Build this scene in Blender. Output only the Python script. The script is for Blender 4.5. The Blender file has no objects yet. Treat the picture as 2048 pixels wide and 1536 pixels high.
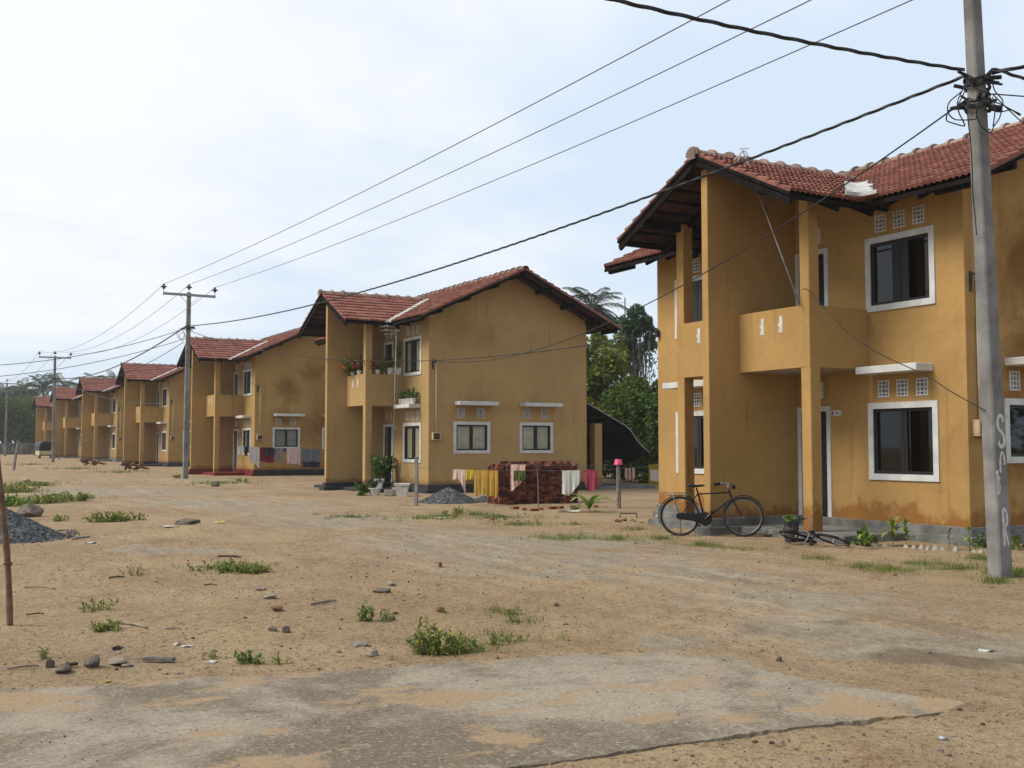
import bpy, bmesh, math, random
from mathutils import Vector, Matrix, noise
R = math.radians
SC = bpy.context.scene
COL = SC.collection

# ------------------------------------------------------------------ camera
F_PX, W_PX, H_PX, EYE, HOR = 2162.0, 2048.0, 1536.0, 1.55, 893.0
PITCH = math.atan((HOR - H_PX/2)/F_PX)
YAW = math.atan((W_PX/2 + 200)/math.hypot(F_PX, HOR - H_PX/2))
cam_d = bpy.data.cameras.new('camera')
cam = bpy.data.objects.new('camera', cam_d); COL.objects.link(cam)
cam.location = (0, 0, EYE)
cam.rotation_euler = (math.pi/2 + PITCH, 0, -YAW)
cam_d.sensor_width = 36; cam_d.lens = 36*F_PX/W_PX
cam_d.clip_start = 0.1; cam_d.clip_end = 3000
SC.camera = cam
# ------------------------------------------------------------------ light
SUN_EL, SUN_AZ = R(48), R(-78)          # azimuth clockwise from +Y: over the left shoulder
sun_d = bpy.data.lights.new('sun', 'SUN'); sun = bpy.data.objects.new('sun', sun_d); COL.objects.link(sun)
sun_d.energy = 3.9; sun_d.angle = R(28); sun_d.color = (1.0, 0.94, 0.85)
sdir = Vector((math.sin(SUN_AZ)*math.cos(SUN_EL), math.cos(SUN_AZ)*math.cos(SUN_EL), math.sin(SUN_EL)))
sun.rotation_euler = (-sdir).to_track_quat('-Z', 'Y').to_euler()
SC.view_settings.view_transform = 'Standard'; SC.view_settings.look = 'None'
SC.view_settings.exposure = 0.0; SC.view_settings.gamma = 1.0
SC.cycles.max_bounces = 6; SC.cycles.transparent_max_bounces = 12
SC.cycles.use_denoising = True

# ------------------------------------------------------------------ node helpers
class NT:
    def __init__(s, tree): s.t = tree; s.N = tree.nodes; s.L = tree.links
    def n(s, typ, ins=None, **props):
        nd = s.N.new(typ)
        for k, v in props.items(): setattr(nd, k, v)
        if ins:
            for k, v in ins.items(): s.put(nd.inputs[k], v)
        return nd
    def put(s, sock, v):
        if isinstance(v, bpy.types.NodeSocket): s.L.new(v, sock)
        else:
            if isinstance(v, (tuple, list)) and len(v) == 3 and sock.type == 'RGBA': v = (*v, 1)
            sock.default_value = v
    def noise(s, vec, scale, detail=4, rough=0.55, dist=0.0):
        return s.n('ShaderNodeTexNoise', {'Vector': vec, 'Scale': scale, 'Detail': detail, 'Roughness': rough, 'Distortion': dist}).outputs['Fac']
    def m(s, op, a, b=0.0, c=0.0, clamp=False):
        nd = s.n('ShaderNodeMath', {0: a, 1: b, 2: c}, operation=op); nd.use_clamp = clamp
        return nd.outputs[0]
    def mr(s, v, a, b, c=0.0, d=1.0, smooth=True):
        return s.n('ShaderNodeMapRange', {'Value': v, 'From Min': a, 'From Max': b, 'To Min': c, 'To Max': d},
                   interpolation_type='SMOOTHSTEP' if smooth else 'LINEAR').outputs[0]
    def mix(s, f, a, b, mode='MIX'):
        nd = s.n('ShaderNodeMix', data_type='RGBA', blend_type=mode)
        s.put(nd.inputs[0], f); s.put(nd.inputs[6], a); s.put(nd.inputs[7], b)
        return nd.outputs[2]

def new_mat(name):
    m = bpy.data.materials.new(name); m.use_nodes = True
    t = NT(m.node_tree); b = m.node_tree.nodes['Principled BSDF']
    return m, t, b

def mat(name, col, rough=0.8, var=0.18, scale=3.0, bump=0.0, bscale=40.0, metal=0.0, col2=None, island=0.0, spec=0.3, sheen=0):
    """plain surface with blotchy variation, optional random tint per loose piece and a fine bump"""
    m, t, b = new_mat(name)
    co = t.n('ShaderNodeTexCoord').outputs['Object']
    n1 = t.noise(co, scale, 5, 0.6)
    c2 = col2 if col2 else tuple(x*(1-var*1.6) for x in col)
    c1 = col if col2 else tuple(min(1, x*(1+var*0.8)) for x in col)
    c = t.mix(t.mr(n1, 0.3, 0.7), c1, c2)
    if island:
        g = t.n('ShaderNodeNewGeometry').outputs['Random Per Island']
        v = t.mr(g, 0, 1, 1-island, 1+island, smooth=False)
        c = t.mix(1.0, c, t.n('ShaderNodeCombineColor', {0: v, 1: v, 2: v}).outputs[0], 'MULTIPLY')
    t.put(b.inputs['Base Color'], c)
    b.inputs['Roughness'].default_value = rough; b.inputs['Metallic'].default_value = metal
    b.inputs['Specular IOR Level'].default_value = spec
    if bump:
        bn = t.n('ShaderNodeBump', {'Strength': bump, 'Distance': 0.02, 'Height': t.noise(co, bscale, 4, 0.65)})
        t.put(b.inputs['Normal'], bn.outputs[0])
    return m

# ------------------------------------------------------------------ sky
w = bpy.data.worlds.new('World'); SC.world = w; w.use_nodes = True
wt = NT(w.node_tree); bg = w.node_tree.nodes['Background']
sky = wt.n('ShaderNodeTexSky', sky_type='NISHITA'); sky.sun_disc = False
sky.sun_elevation = SUN_EL; sky.sun_rotation = SUN_AZ; sky.dust_density = 3.0
gen = wt.n('ShaderNodeTexCoord').outputs['Generated']
sp = wt.n('ShaderNodeSeparateXYZ', {0: gen})
den = wt.m('ADD', wt.m('MAXIMUM', sp.outputs[2], 0.0), 0.22)
cx_ = wt.m('DIVIDE', sp.outputs[0], den); cy_ = wt.m('DIVIDE', sp.outputs[1], den)
cv = wt.n('ShaderNodeCombineXYZ', {0: wt.m('MULTIPLY', cx_, 0.75), 1: cy_, 2: 0.0}).outputs[0]
n1 = wt.noise(cv, 0.95, 6, 0.52, 0.25)
n2 = wt.noise(cv, 2.6, 5, 0.55, 0.3)
cl = wt.m('ADD', wt.m('MULTIPLY', n1, 0.75), wt.m('MULTIPLY', n2, 0.25))
# brighter cloud on the left of the view (towards the hidden sun)
side = wt.n('ShaderNodeVectorMath', {0: gen, 1: (-0.30, 0.90, 0.35)}, operation='DOT_PRODUCT').outputs['Value']
cl = wt.m('ADD', cl, wt.mr(side, 0.5, 0.98, -0.05, 0.13))
cl = wt.m('ADD', cl, wt.mr(sp.outputs[2], 0.04, 0.20, -0.12, 0.03))
lo = wt.mix(wt.mr(sp.outputs[2], 0.0, 0.45), (7.3, 8.6, 10.0), (7.3, 8.6, 10.2))
cc = wt.mix(wt.mr(cl, 0.42, 0.66), lo, (10.2, 10.4, 10.8))
ov = wt.mr(sp.outputs[2], 0.42, 0.95, 1.0, 0.6)          # sky dimmed overhead, out of view, to cut the ambient light
cc = wt.mix(1.0, cc, wt.n('ShaderNodeCombineColor', {0: ov, 1: ov, 2: ov}).outputs[0], 'MULTIPLY')
skyc = wt.mix(0.94, sky.outputs[0], cc)
wt.put(bg.inputs['Color'], skyc); bg.inputs['Strength'].default_value = 0.1

# ------------------------------------------------------------------ mesh helpers
class MB:
    def __init__(s): s.v = []; s.f = []; s.mi = []; s.cur = 0
    def add(s, vs, fs):
        o = len(s.v); s.v.extend([tuple(p) for p in vs])
        for f in fs: s.f.append([i+o for i in f]); s.mi.append(s.cur)
        return s
    def box(s, x0, x1, y0, y1, z0, z1, T=None):
        vs = [(x, y, z) for x in (x0, x1) for y in (y0, y1) for z in (z0, z1)]
        if T: vs = [T(*p) for p in vs]
        return s.add(vs, [(0,1,3,2),(4,6,7,5),(0,4,5,1),(2,3,7,6),(0,2,6,4),(1,5,7,3)])
    def obox(s, c, ax, ay, az):           # oriented box: centre and three half vectors
        c, ax, ay, az = map(Vector, (c, ax, ay, az))
        vs = [c+ax*i+ay*j+az*k for i in (-1,1) for j in (-1,1) for k in (-1,1)]
        return s.add(vs, [(0,1,3,2),(4,6,7,5),(0,4,5,1),(2,3,7,6),(0,2,6,4),(1,5,7,3)])
    def beam(s, a, b, wid, hei, up=(0,0,1)):
        a, b = Vector(a), Vector(b); d = (b-a); u = Vector(up); sd = d.cross(u).normalized(); u2 = sd.cross(d).normalized()
        return s.obox((a+b)/2, d/2, sd*wid/2, u2*hei/2)
    def tube(s, pts, r, n=6, closed=False, twist=0.0, lobes=0, cap=True):
        pts = [Vector(p) for p in pts]; m = len(pts); rad = r if isinstance(r, (list, tuple)) else [r]*m
        rings = []; prev = None; L = 0
        for i, p in enumerate(pts):
            if closed: d = pts[(i+1) % m]-pts[i-1]
            else: d = pts[min(i+1, m-1)]-pts[max(i-1, 0)]
            d.normalize()
            if prev is None:
                a = Vector((0,0,1)) if abs(d.z) < 0.9 else Vector((1,0,0)); u = d.cross(a).normalized()
            else: u = (prev - d*prev.dot(d)).normalized()
            prev = u; v = d.cross(u)
            if i: L += (p-pts[i-1]).length
            ring = []
            for k in range(n):
                t = 2*math.pi*k/n
                rr = rad[i]*(1+(0.35*math.cos(lobes*t) if lobes else 0)); t += twist*L
                ring.append(p+u*math.cos(t)*rr+v*math.sin(t)*rr)
            rings.append(ring)
        vs = [p for g in rings for p in g]; fs = []
        for i in range(m if closed else m-1):
            j = (i+1) % m
            for k in range(n):
                k2 = (k+1) % n; fs.append((i*n+k, i*n+k2, j*n+k2, j*n+k))
        if cap and not closed: fs.append(tuple(range(n-1, -1, -1))); fs.append(tuple((m-1)*n+k for k in range(n)))
        return s.add(vs, fs)
    def lathe(s, prof, n=14, c=(0,0,0), jit=0, sq=0):
        vs = []; fs = []
        for (r, z) in prof:
            for k in range(n):
                t = 2*math.pi*k/n; q = 1
                if sq: q = 1/max(abs(math.cos(t+math.pi/4)), abs(math.sin(t+math.pi/4)))
                vs.append((c[0]+r*q*math.cos(t), c[1]+r*q*math.sin(t), c[2]+z))
        for i in range(len(prof)-1):
            for k in range(n):
                k2 = (k+1) % n; fs.append((i*n+k, i*n+k2, (i+1)*n+k2, (i+1)*n+k))
        if prof[0][0] > 1e-4: fs.append(tuple(range(n-1, -1, -1)))
        if prof[-1][0] > 1e-4: fs.append(tuple((len(prof)-1)*n+k for k in range(n)))
        return s.add(vs, fs)
    def mesh(s, name, mats=None, smooth=False, fix=True, bevel=0.0):
        me = bpy.data.meshes.new(name); me.from_pydata(s.v, [], s.f)
        if mats:
            for m in (mats if isinstance(mats, (list, tuple)) else [mats]): me.materials.append(m)
            if max(s.mi, default=0): me.polygons.foreach_set('material_index', s.mi)
        if fix or bevel:
            bm = bmesh.new(); bm.from_mesh(me)
            if bevel:
                es = [e for e in bm.edges if len(e.link_faces) == 2 and e.calc_face_angle(0) > 0.6]
                bmesh.ops.bevel(bm, geom=es, offset=bevel, segments=1, affect='EDGES', profile=0.5)
            if fix: bmesh.ops.recalc_face_normals(bm, faces=bm.faces)
            bm.to_mesh(me); bm.free()
        if smooth: me.polygons.foreach_set('use_smooth', [True]*len(me.polygons))
        me.update(); return me
    def build(s, name, mats, parent=None, smooth=False, fix=True, bevel=0.0):
        return link(name, s.mesh(name, mats, smooth, fix, bevel), parent)

def link(name, data, parent=None):
    o = bpy.data.objects.new(name, data); COL.objects.link(o)
    if parent is not None: o.parent = parent
    return o
def tag(o, label, cat, group=None):
    o['label'] = label; o['category'] = cat
    if group: o['group'] = group
    return o
def thing(name, label, cat, loc=(0,0,0), rz=0.0, group=None):
    o = link(name, None); o.location = loc; o.rotation_euler = (0, 0, rz)
    return tag(o, label, cat, group)
def struct(o): o['kind'] = 'structure'; return o
def stuff(o): o['kind'] = 'stuff'; return o
def plabel(o, t): o['label'] = t; return o

# ------------------------------------------------------------------ ground height and picking points on it
fwd0 = Vector((math.sin(YAW), math.cos(YAW), 0)); rgt = Vector((math.cos(YAW), -math.sin(YAW), 0)); zup = Vector((0,0,1))
FW = fwd0*math.cos(PITCH)+zup*math.sin(PITCH); UP = -fwd0*math.sin(PITCH)+zup*math.cos(PITCH)
def ray(x, y): return FW*F_PX + rgt*(x-W_PX/2) - UP*(y-H_PX/2)
def rise(y): return 0.0052*min(max(y-24, 0), 96)
def flat_at(x, y, z=0.0):
    d = ray(x, y); t = (z-EYE)/d.z; return Vector((d.x*t, d.y*t, z))
# concrete slab in the foreground, outline walked in world metres
SLAB_PIX = [(-60,1384),(0,1379),(120,1375),(250,1368),(400,1357),(520,1352),(640,1345),(760,1338),(900,1326),(1030,1318),(1150,1310),(1240,1306),(1330,1304),
            (1420,1322),(1520,1340),(1640,1362),(1750,1380),(1850,1394),(1915,1402),(1932,1410),(1900,1424),(1840,1432),(1770,1437),(1690,1446),(1600,1457),(1500,1470),(1400,1484),(1300,1497),(1180,1516),(1100,1528),(1030,1538),(900,1552),(700,1570),(400,1590),(-80,1620)]
SLAB = [flat_at(*q).to_2d() for q in SLAB_PIX]
NBACK = 18      # the first points are the back edge, where sand drifts over the slab
def seg_dist(p, a, b):
    ab = b-a; t = max(0, min(1, (p-a).dot(ab)/max(ab.dot(ab), 1e-9))); return (p-(a+ab*t)).length
def in_poly(p, P):
    c = False; j = len(P)-1
    for i in range(len(P)):
        if (P[i].y > p.y) != (P[j].y > p.y) and p.x < (P[j].x-P[i].x)*(p.y-P[i].y)/(P[j].y-P[i].y)+P[i].x: c = not c
        j = i
    return c
def slab_d(p):      # signed distance, negative inside; second value: nearest is back edge
    best = 1e9; back = False
    for i in range(len(SLAB)):
        d = seg_dist(p, SLAB[i], SLAB[(i+1) % len(SLAB)])
        if d < best: best = d; back = i < NBACK
    return (-best if in_poly(p, SLAB) else best), back
def sstep(a, b, x):
    t = max(0, min(1, (x-a)/(b-a))); return t*t*(3-2*t)
def nz(x, y, s, z=0.0): return noise.noise(Vector((x*s, y*s, z)))
MOUNDS = [(flat_at(300,1090), 1.6, 0.10), (flat_at(620,1130), 1.3, 0.09), (flat_at(380,1060), 1.5, 0.10), (flat_at(90,1330), 0.7, 0.05), (flat_at(560,1210), 0.9, 0.05),
          (flat_at(200,1060), 1.4, 0.08), (flat_at(820,1180), 1.0, 0.05), (flat_at(1650,1240), 1.2, 0.04), (flat_at(1750,1330), .8, -0.03)]
RUTS = [[flat_at(*q).to_2d() for q in L] for L in ([(2100,1262),(1800,1236),(1500,1190),(1250,1140),(1000,1098),(760,1056),(560,1022)], [(2100,1330),(1780,1292),(1450,1226),(1150,1158),(900,1108),(680,1060),(500,1024)],
                                              [(1200,1290),(1330,1240),(1420,1180),(1470,1140)], [(1380,1330),(1520,1262),(1600,1200),(1640,1160)])]
def rut(x, y):
    p = Vector((x, y)); d = min(seg_dist(p, L[i], L[i+1]) for L in RUTS for i in range(len(L)-1))+0.05*nz(x, y, 1.1, 12)
    return (-0.022*math.exp(-(d/.09)**2)+0.014*math.exp(-((abs(d)-.2)/.09)**2))*(0.45+0.9*abs(nz(x, y, .7, 15)))
def gh(x, y):
    z = rise(y)
    d = math.hypot(x, y)
    hw = 1.0 - sstep(11.3, 13.2, x) if y > 9 else 1.0        # calm near the houses
    z += 0.030*nz(x, y, 0.45, 3)*(0.35+0.65*hw)
    if d < 45: z += 0.020*nz(x, y, 1.3, 7)*(0.4+0.6*hw) + 0.012*nz(x, y, 4.0, 1)
    if d < 20: z += 0.009*abs(nz(x, y, 9.0, 5))+0.004*nz(x, y, 21.0, 5)
    if d < 26 and x > 2: z += rut(x, y)
    for (c, r, h) in MOUNDS:
        q = math.hypot(x-c.x, y-c.y)
        if q < r*2: z += h*math.exp(-(q/r*1.6)**2)*(0.7+0.6*nz(x, y, 2.0, 2))
    if d < 14 and y < 10:
        sd, back = slab_d(Vector((x, y)))
        if sd < 0: e = sstep(-0.22, 0, sd); z = -0.06*(1-e) + e*((0.010+0.012*nz(x, y, 3)) if back or x > 5.35 else (-0.007+0.014*nz(x, y, 2.6, 6)))
        elif back: k = sstep(0.6, 0, sd); z = z*(1-k)+k*(0.010+0.012*nz(x, y, 3))
        else: k = sstep(0.7, 0, sd); z = z*(1-k)+k*((-0.007+0.014*nz(x, y, 2.6, 6)) if x < 5.35 else (0.010+0.012*nz(x, y, 3)))
    return z
def at(x, y):                       # point of the ground seen at a pixel of the photograph
    p = flat_at(x, y, 0.0); z = 0
    for _ in range(6):
        z = gh(p.x, p.y); p = flat_at(x, y, min(z, EYE-0.2))
    return Vector((p.x, p.y, gh(p.x, p.y)))
def onX(x, y, X): d = ray(x, y); t = X/d.x; return Vector((X, d.y*t, EYE+d.z*t))
def onY(x, y, Y): d = ray(x, y); t = Y/d.y; return Vector((d.x*t, Y, EYE+d.z*t))
def deep(x, y, D): d = ray(x, y); t = D/F_PX; return Vector((d.x*t, d.y*t, EYE+d.z*t))

# ------------------------------------------------------------------ materials
def plaster(name, base, stain, spots=(), damp=0.3, dampcol=None, seed=0.0, mottle=0.14, amt=0.7):
    m, t, b = new_mat(name)
    co0 = t.n('ShaderNodeTexCoord').outputs['Object']
    co = t.n('ShaderNodeVectorMath', {0: co0, 1: (seed*3.1, seed*1.7, seed)}, operation='ADD').outputs[0]
    big = t.noise(co, 0.55, 5, 0.6, 0.4); fine = t.noise(co, 9.0, 6, 0.7)
    c = t.mix(t.mr(big, 0.32, 0.68), tuple(x*(1+mottle*.6) for x in base), tuple(x*(1-mottle) for x in base))
    c = t.mix(t.mr(fine, 0.35, 0.7, 0, 0.34), c, tuple(x*0.72 for x in base))
    # thin vertical run-off streaks
    sv = t.n('ShaderNodeMapping', {'Vector': co, 'Scale': (3.2, 3.2, 0.22)}).outputs[0]
    c = t.mix(t.mr(t.noise(sv, 1.6, 5, 0.6), 0.54, 0.8, 0, 0.42), c, tuple(x*0.62 for x in stain))
    sn = t.noise(co, 1.25, 8, 0.68, 0.5)
    tot = None
    for (sx, sy, sz, r) in spots:
        d = t.n('ShaderNodeVectorMath', {0: co0, 1: (sx, sy, sz)}, operation='DISTANCE').outputs['Value']
        k = t.m('ADD', t.m('SUBTRACT', 1.0, t.m('DIVIDE', d, r)), t.m('MULTIPLY', t.m('SUBTRACT', sn, 0.5), 2.6))
        k = t.mr(k, -0.15, 1.15)
        tot = k if tot is None else t.m('MAXIMUM', tot, k)
    if tot is not None: c = t.mix(t.m('MULTIPLY', tot, amt), c, stain)
    if damp:
        z = t.n('ShaderNodeSeparateXYZ', {0: co0}).outputs[2]
        k = t.m('ADD', t.m('SUBTRACT', 1.0, t.m('DIVIDE', t.m('SUBTRACT', z, 0.28), damp)), t.m('MULTIPLY', t.m('SUBTRACT', t.noise(co, 2.1, 7, 0.65), 0.55), 2.8))
        c = t.mix(t.mr(k, 0.1, 0.6, 0, 0.75), c, dampcol or stain)
    t.put(b.inputs['Base Color'], c)
    b.inputs['Roughness'].default_value = 0.9; b.inputs['Specular IOR Level'].default_value = 0.15
    hb = t.m('ADD', t.m('MULTIPLY', t.noise(co, 70, 3, 0.6), 0.5), t.noise(co, 6, 4, 0.6))
    t.put(b.inputs['Normal'], t.n('ShaderNodeBump', {'Strength': 0.25, 'Distance': 0.012, 'Height': hb}).outputs[0])
    return m

OCH = (0.50, 0.262, 0.068)
STN = (0.25, 0.085, 0.014)
M = {}
M['white'] = mat('white_paint', (0.55, 0.55, 0.53), 0.75, 0.10, 4, 0.1, 60)
M['frame'] = mat('dark_frame', (0.018, 0.017, 0.018), 0.45, 0.1)
M['door'] = mat('navy_door', (0.022, 0.024, 0.036), 0.5, 0.15)
M['plinth'] = mat('cement_plinth', (0.16, 0.155, 0.145), 0.9, 0.3, 2.2, 0.3, 25)
M['plinth_dark'] = mat('tarred_plinth', (0.035, 0.035, 0.04), 0.85, 0.3, 2.2, 0.3, 25)
M['plinth_red'] = mat('red_oxide_plinth', (0.16, 0.018, 0.016), 0.6, 0.25, 2.2, 0.2, 25)
M['soffit'] = mat('cement_soffit', (0.42, 0.38, 0.30), 0.9, 0.15)
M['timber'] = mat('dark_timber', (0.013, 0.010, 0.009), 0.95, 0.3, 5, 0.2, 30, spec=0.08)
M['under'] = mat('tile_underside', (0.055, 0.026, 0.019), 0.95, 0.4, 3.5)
M['mortar'] = mat('white_mortar', (0.46, 0.46, 0.44), 0.9, 0.18, 5, 0.4, 18)
M['ridge'] = mat('ridge_cap', (0.25, 0.175, 0.138), 0.9, 0.3, 3, 0.3, 20, island=0.22)
M['concrete'] = mat('pole_concrete', (0.205, 0.20, 0.187), 0.92, 0.28, 1.6, 0.35, 45)
M['metal'] = mat('dark_iron', (0.03, 0.03, 0.035), 0.55, 0.2, 8, metal=0.4)
M['galv'] = mat('galvanised', (0.26, 0.27, 0.28), 0.5, 0.2, 6, metal=0.5)
M['insul'] = mat('porcelain', (0.06, 0.055, 0.065), 0.3, 0.1)
M['cable'] = mat('black_cable', (0.018, 0.018, 0.02), 0.6, 0.1)
M['wire'] = mat('grey_wire', (0.10, 0.10, 0.11), 0.5, 0.1, metal=0.3)
M['pvc'] = mat('cream_pipe', (0.62, 0.56, 0.44), 0.6, 0.1)
M['cream'] = mat('cream_box', (0.42, 0.31, 0.18), 0.7, 0.15)
M['stone'] = mat('grey_stone', (0.165, 0.135, 0.105), 0.95, 0.3, 6, 0.6, 22)
M['pale_stone'] = mat('pale_stone', (0.30, 0.26, 0.205), 0.95, 0.3, 6, 0.6, 22)
M['dark_stone'] = mat('dark_stone', (0.075, 0.062, 0.05), 0.95, 0.3, 6, 0.6, 22)
M['red_stone'] = mat('brick_bit', (0.19, 0.085, 0.05), 0.95, 0.3, 6, 0.6, 22)
M['brick'] = mat('red_brick', (0.145, 0.050, 0.032), 0.95, 0.35, 4, 0.4, 30, island=0.75)
M['gravel'] = mat('grey_gravel', (0.092, 0.096, 0.098), 0.9, 0.25, 8, 0.4, 40, island=0.45)
M['black'] = mat('black_enamel', (0.011, 0.010, 0.010), 0.55, 0.1, spec=0.15)
M['tyre'] = mat('tyre_rubber', (0.022, 0.020, 0.019), 0.85, 0.2, 10)
M['chrome'] = mat('dull_chrome', (0.20, 0.19, 0.18), 0.45, 0.2, 10, metal=0.9)
M['leather'] = mat('saddle_leather', (0.022, 0.014, 0.012), 0.5, 0.2)
M['bark'] = mat('bark', (0.10, 0.072, 0.05), 0.95, 0.35, 6, 0.6, 18)
M['bamboo'] = mat('weathered_bamboo', (0.155, 0.088, 0.05), 0.75, 0.3, 7, 0.3, 30)
M['wood'] = mat('grey_weathered_wood', (0.20, 0.175, 0.15), 0.9, 0.3, 9, 0.4, 30)
M['pot_white'] = mat('white_pot', (0.60, 0.57, 0.52), 0.75, 0.2, 6, 0.1)
M['pot_grey'] = mat('dark_grey_pot', (0.035, 0.036, 0.04), 0.7, 0.2, 6)
M['soil'] = mat('pot_soil', (0.05, 0.035, 0.025), 1.0, 0.3, 20)
M['pink'] = mat('pink_plastic', (0.58, 0.06, 0.16), 0.4, 0.08)
M['tarp'] = mat('black_sheet', (0.012, 0.012, 0.014), 0.42, 0.3, 3, 0.3, 9)
M['paper'] = mat('white_scrap', (0.45, 0.44, 0.41), 0.8, 0.12, 12)
M['yellow_leaf'] = mat('yellow_scrap', (0.42, 0.34, 0.08), 0.8, 0.2, 12)
M['farwall'] = mat('pale_far_wall', (0.50, 0.42, 0.27), 0.9, 0.2, 0.6)
M['fence'] = mat('grey_fence_boards', (0.10, 0.092, 0.088), 0.95, 0.3, 1.5, island=0.35)
M['auto_cream'] = mat('cream_body', (0.50, 0.41, 0.24), 0.45, 0.1)
def leaf(name, c, var=0.5, trans=0.25):
    m, t, b = new_mat(name)
    g = t.n('ShaderNodeNewGeometry').outputs['Random Per Island']
    co = t.n('ShaderNodeTexCoord').outputs['Object']
    cc = t.mix(g, tuple(x*(1-var) for x in c), tuple(x*(1+var*.75) for x in c))
    cc = t.mix(t.mr(t.noise(co, 1.1, 3), 0.35, 0.7, 0, 0.6), cc, (c[0]*1.5, c[1]*1.15, c[2]*0.7))
    t.put(b.inputs['Base Color'], cc); b.inputs['Roughness'].default_value = 0.55; b.inputs['Specular IOR Level'].default_value = 0.3
    tr = t.n('ShaderNodeBsdfTranslucent', {'Color': cc}); mx = t.n('ShaderNodeMixShader', {0: trans})
    t.L.new(b.outputs[0], mx.inputs[1]); t.L.new(tr.outputs[0], mx.inputs[2])
    t.L.new(mx.outputs[0], m.node_tree.nodes['Material Output'].inputs[0])
    return m
M['leaf'] = leaf('leaf_green', (0.085, 0.150, 0.032))
M['leaf_olive'] = leaf('leaf_olive', (0.145, 0.18, 0.032))
M['leaf_dark'] = leaf('leaf_dark', (0.036, 0.068, 0.022))
M['leaf_vine'] = leaf('leaf_vine', (0.065, 0.13, 0.065))
M['leaf_palm'] = leaf('leaf_palm', (0.045, 0.075, 0.038))
M['leaf_weed'] = leaf('leaf_weed', (0.16, 0.205, 0.045))
M['leaf_bright'] = leaf('leaf_bright', (0.14, 0.24, 0.045))
M['grass'] = leaf('grass_blade', (0.13, 0.17, 0.04))
M['dryvine'] = mat('dry_vine_stems', (0.14, 0.115, 0.10), 0.95, 0.3, 6, island=0.4)
M['flower_red'] = mat('crimson_petals', (0.42, 0.012, 0.06), 0.7, 0.2, island=0.3)
M['flower_orange'] = mat('orange_petals', (0.62, 0.13, 0.03), 0.7, 0.2, island=0.3)
M['flower_yellow'] = mat('yellow_petals', (0.65, 0.48, 0.03), 0.7, 0.2, island=0.3)
def glass(nm='window_glass', tint=0.84):
    m, t, b = new_mat(nm)
    tr = t.n('ShaderNodeBsdfTransparent', {'Color': (tint, tint*1.02, tint)}); gl = t.n('ShaderNodeBsdfGlossy', {'Color': (0.9, 0.92, 0.92), 'Roughness': 0.03})
    f = t.m('POWER', t.n('ShaderNodeLayerWeight').outputs['Facing'], 3.5)
    mx = t.n('ShaderNodeMixShader', {0: t.m('ADD', t.m('MULTIPLY', f, 0.75), 0.045 if tint < .5 else 0.025, clamp=True)})
    t.L.new(tr.outputs[0], mx.inputs[1]); t.L.new(gl.outputs[0], mx.inputs[2])
    t.L.new(mx.outputs[0], m.node_tree.nodes['Material Output'].inputs[0]); return m
M['glass'] = glass(); M['glass_dark'] = glass('dark_window_glass', 0.16)
def tile_mat():
    m, t, b = new_mat('clay_tile')
    co = t.n('ShaderNodeTexCoord').outputs['Object']
    # one tint per tile: cells of the tile size in x, y
    br = t.n('ShaderNodeVectorMath', {0: co, 1: (0.30, 0.23, 10.0)}, operation='DIVIDE').outputs[0]
    br = t.n('ShaderNodeVectorMath', {0: br}, operation='FLOOR').outputs[0]
    wn = t.n('ShaderNodeTexWhiteNoise', {'Vector': br}, noise_dimensions='3D').outputs['Value']
    c = t.mix(wn, (0.160, 0.058, 0.042), (0.255, 0.106, 0.078))
    c = t.mix(t.mr(t.noise(co, 1.1, 6, 0.7), 0.45, 0.75, 0, 0.6), c, (0.12, 0.058, 0.048))
    c = t.mix(t.mr(t.noise(co, 9, 5, 0.7), 0.55, 0.8, 0, 0.5), c, (0.27, 0.15, 0.12))
    t.put(b.inputs['Base Color'], c); b.inputs['Roughness'].default_value = 0.88; b.inputs['Specular IOR Level'].default_value = 0.2
    return m
M['tile'] = tile_mat()
def cloth_mat(name, c, c2=None, scale=20, kind='plain'):
    m, t, b = new_mat(name)
    co = t.n('ShaderNodeTexCoord').outputs['Object']
    if kind == 'plain': cc = t.mix(t.mr(t.noise(co, 6, 4), 0.3, 0.7), c, tuple(x*0.78 for x in c))
    elif kind == 'check':
        mp = t.n('ShaderNodeSeparateXYZ', {0: co})
        a = t.m('GREATER_THAN', t.m('FRACT', t.m('MULTIPLY', mp.outputs[0], scale)), 0.72); bb = t.m('GREATER_THAN', t.m('FRACT', t.m('MULTIPLY', mp.outputs[2], scale)), 0.72)
        cc = t.mix(t.m('MULTIPLY', t.m('ADD', a, bb), 0.5), c, c2)
    else: cc = t.mix(t.mr(t.noise(co, scale, 3), 0.48, 0.55), c, c2)
    t.put(b.inputs['Base Color'], cc); b.inputs['Roughness'].default_value = 0.95; b.inputs['Specular IOR Level'].default_value = 0.1
    return m

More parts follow.
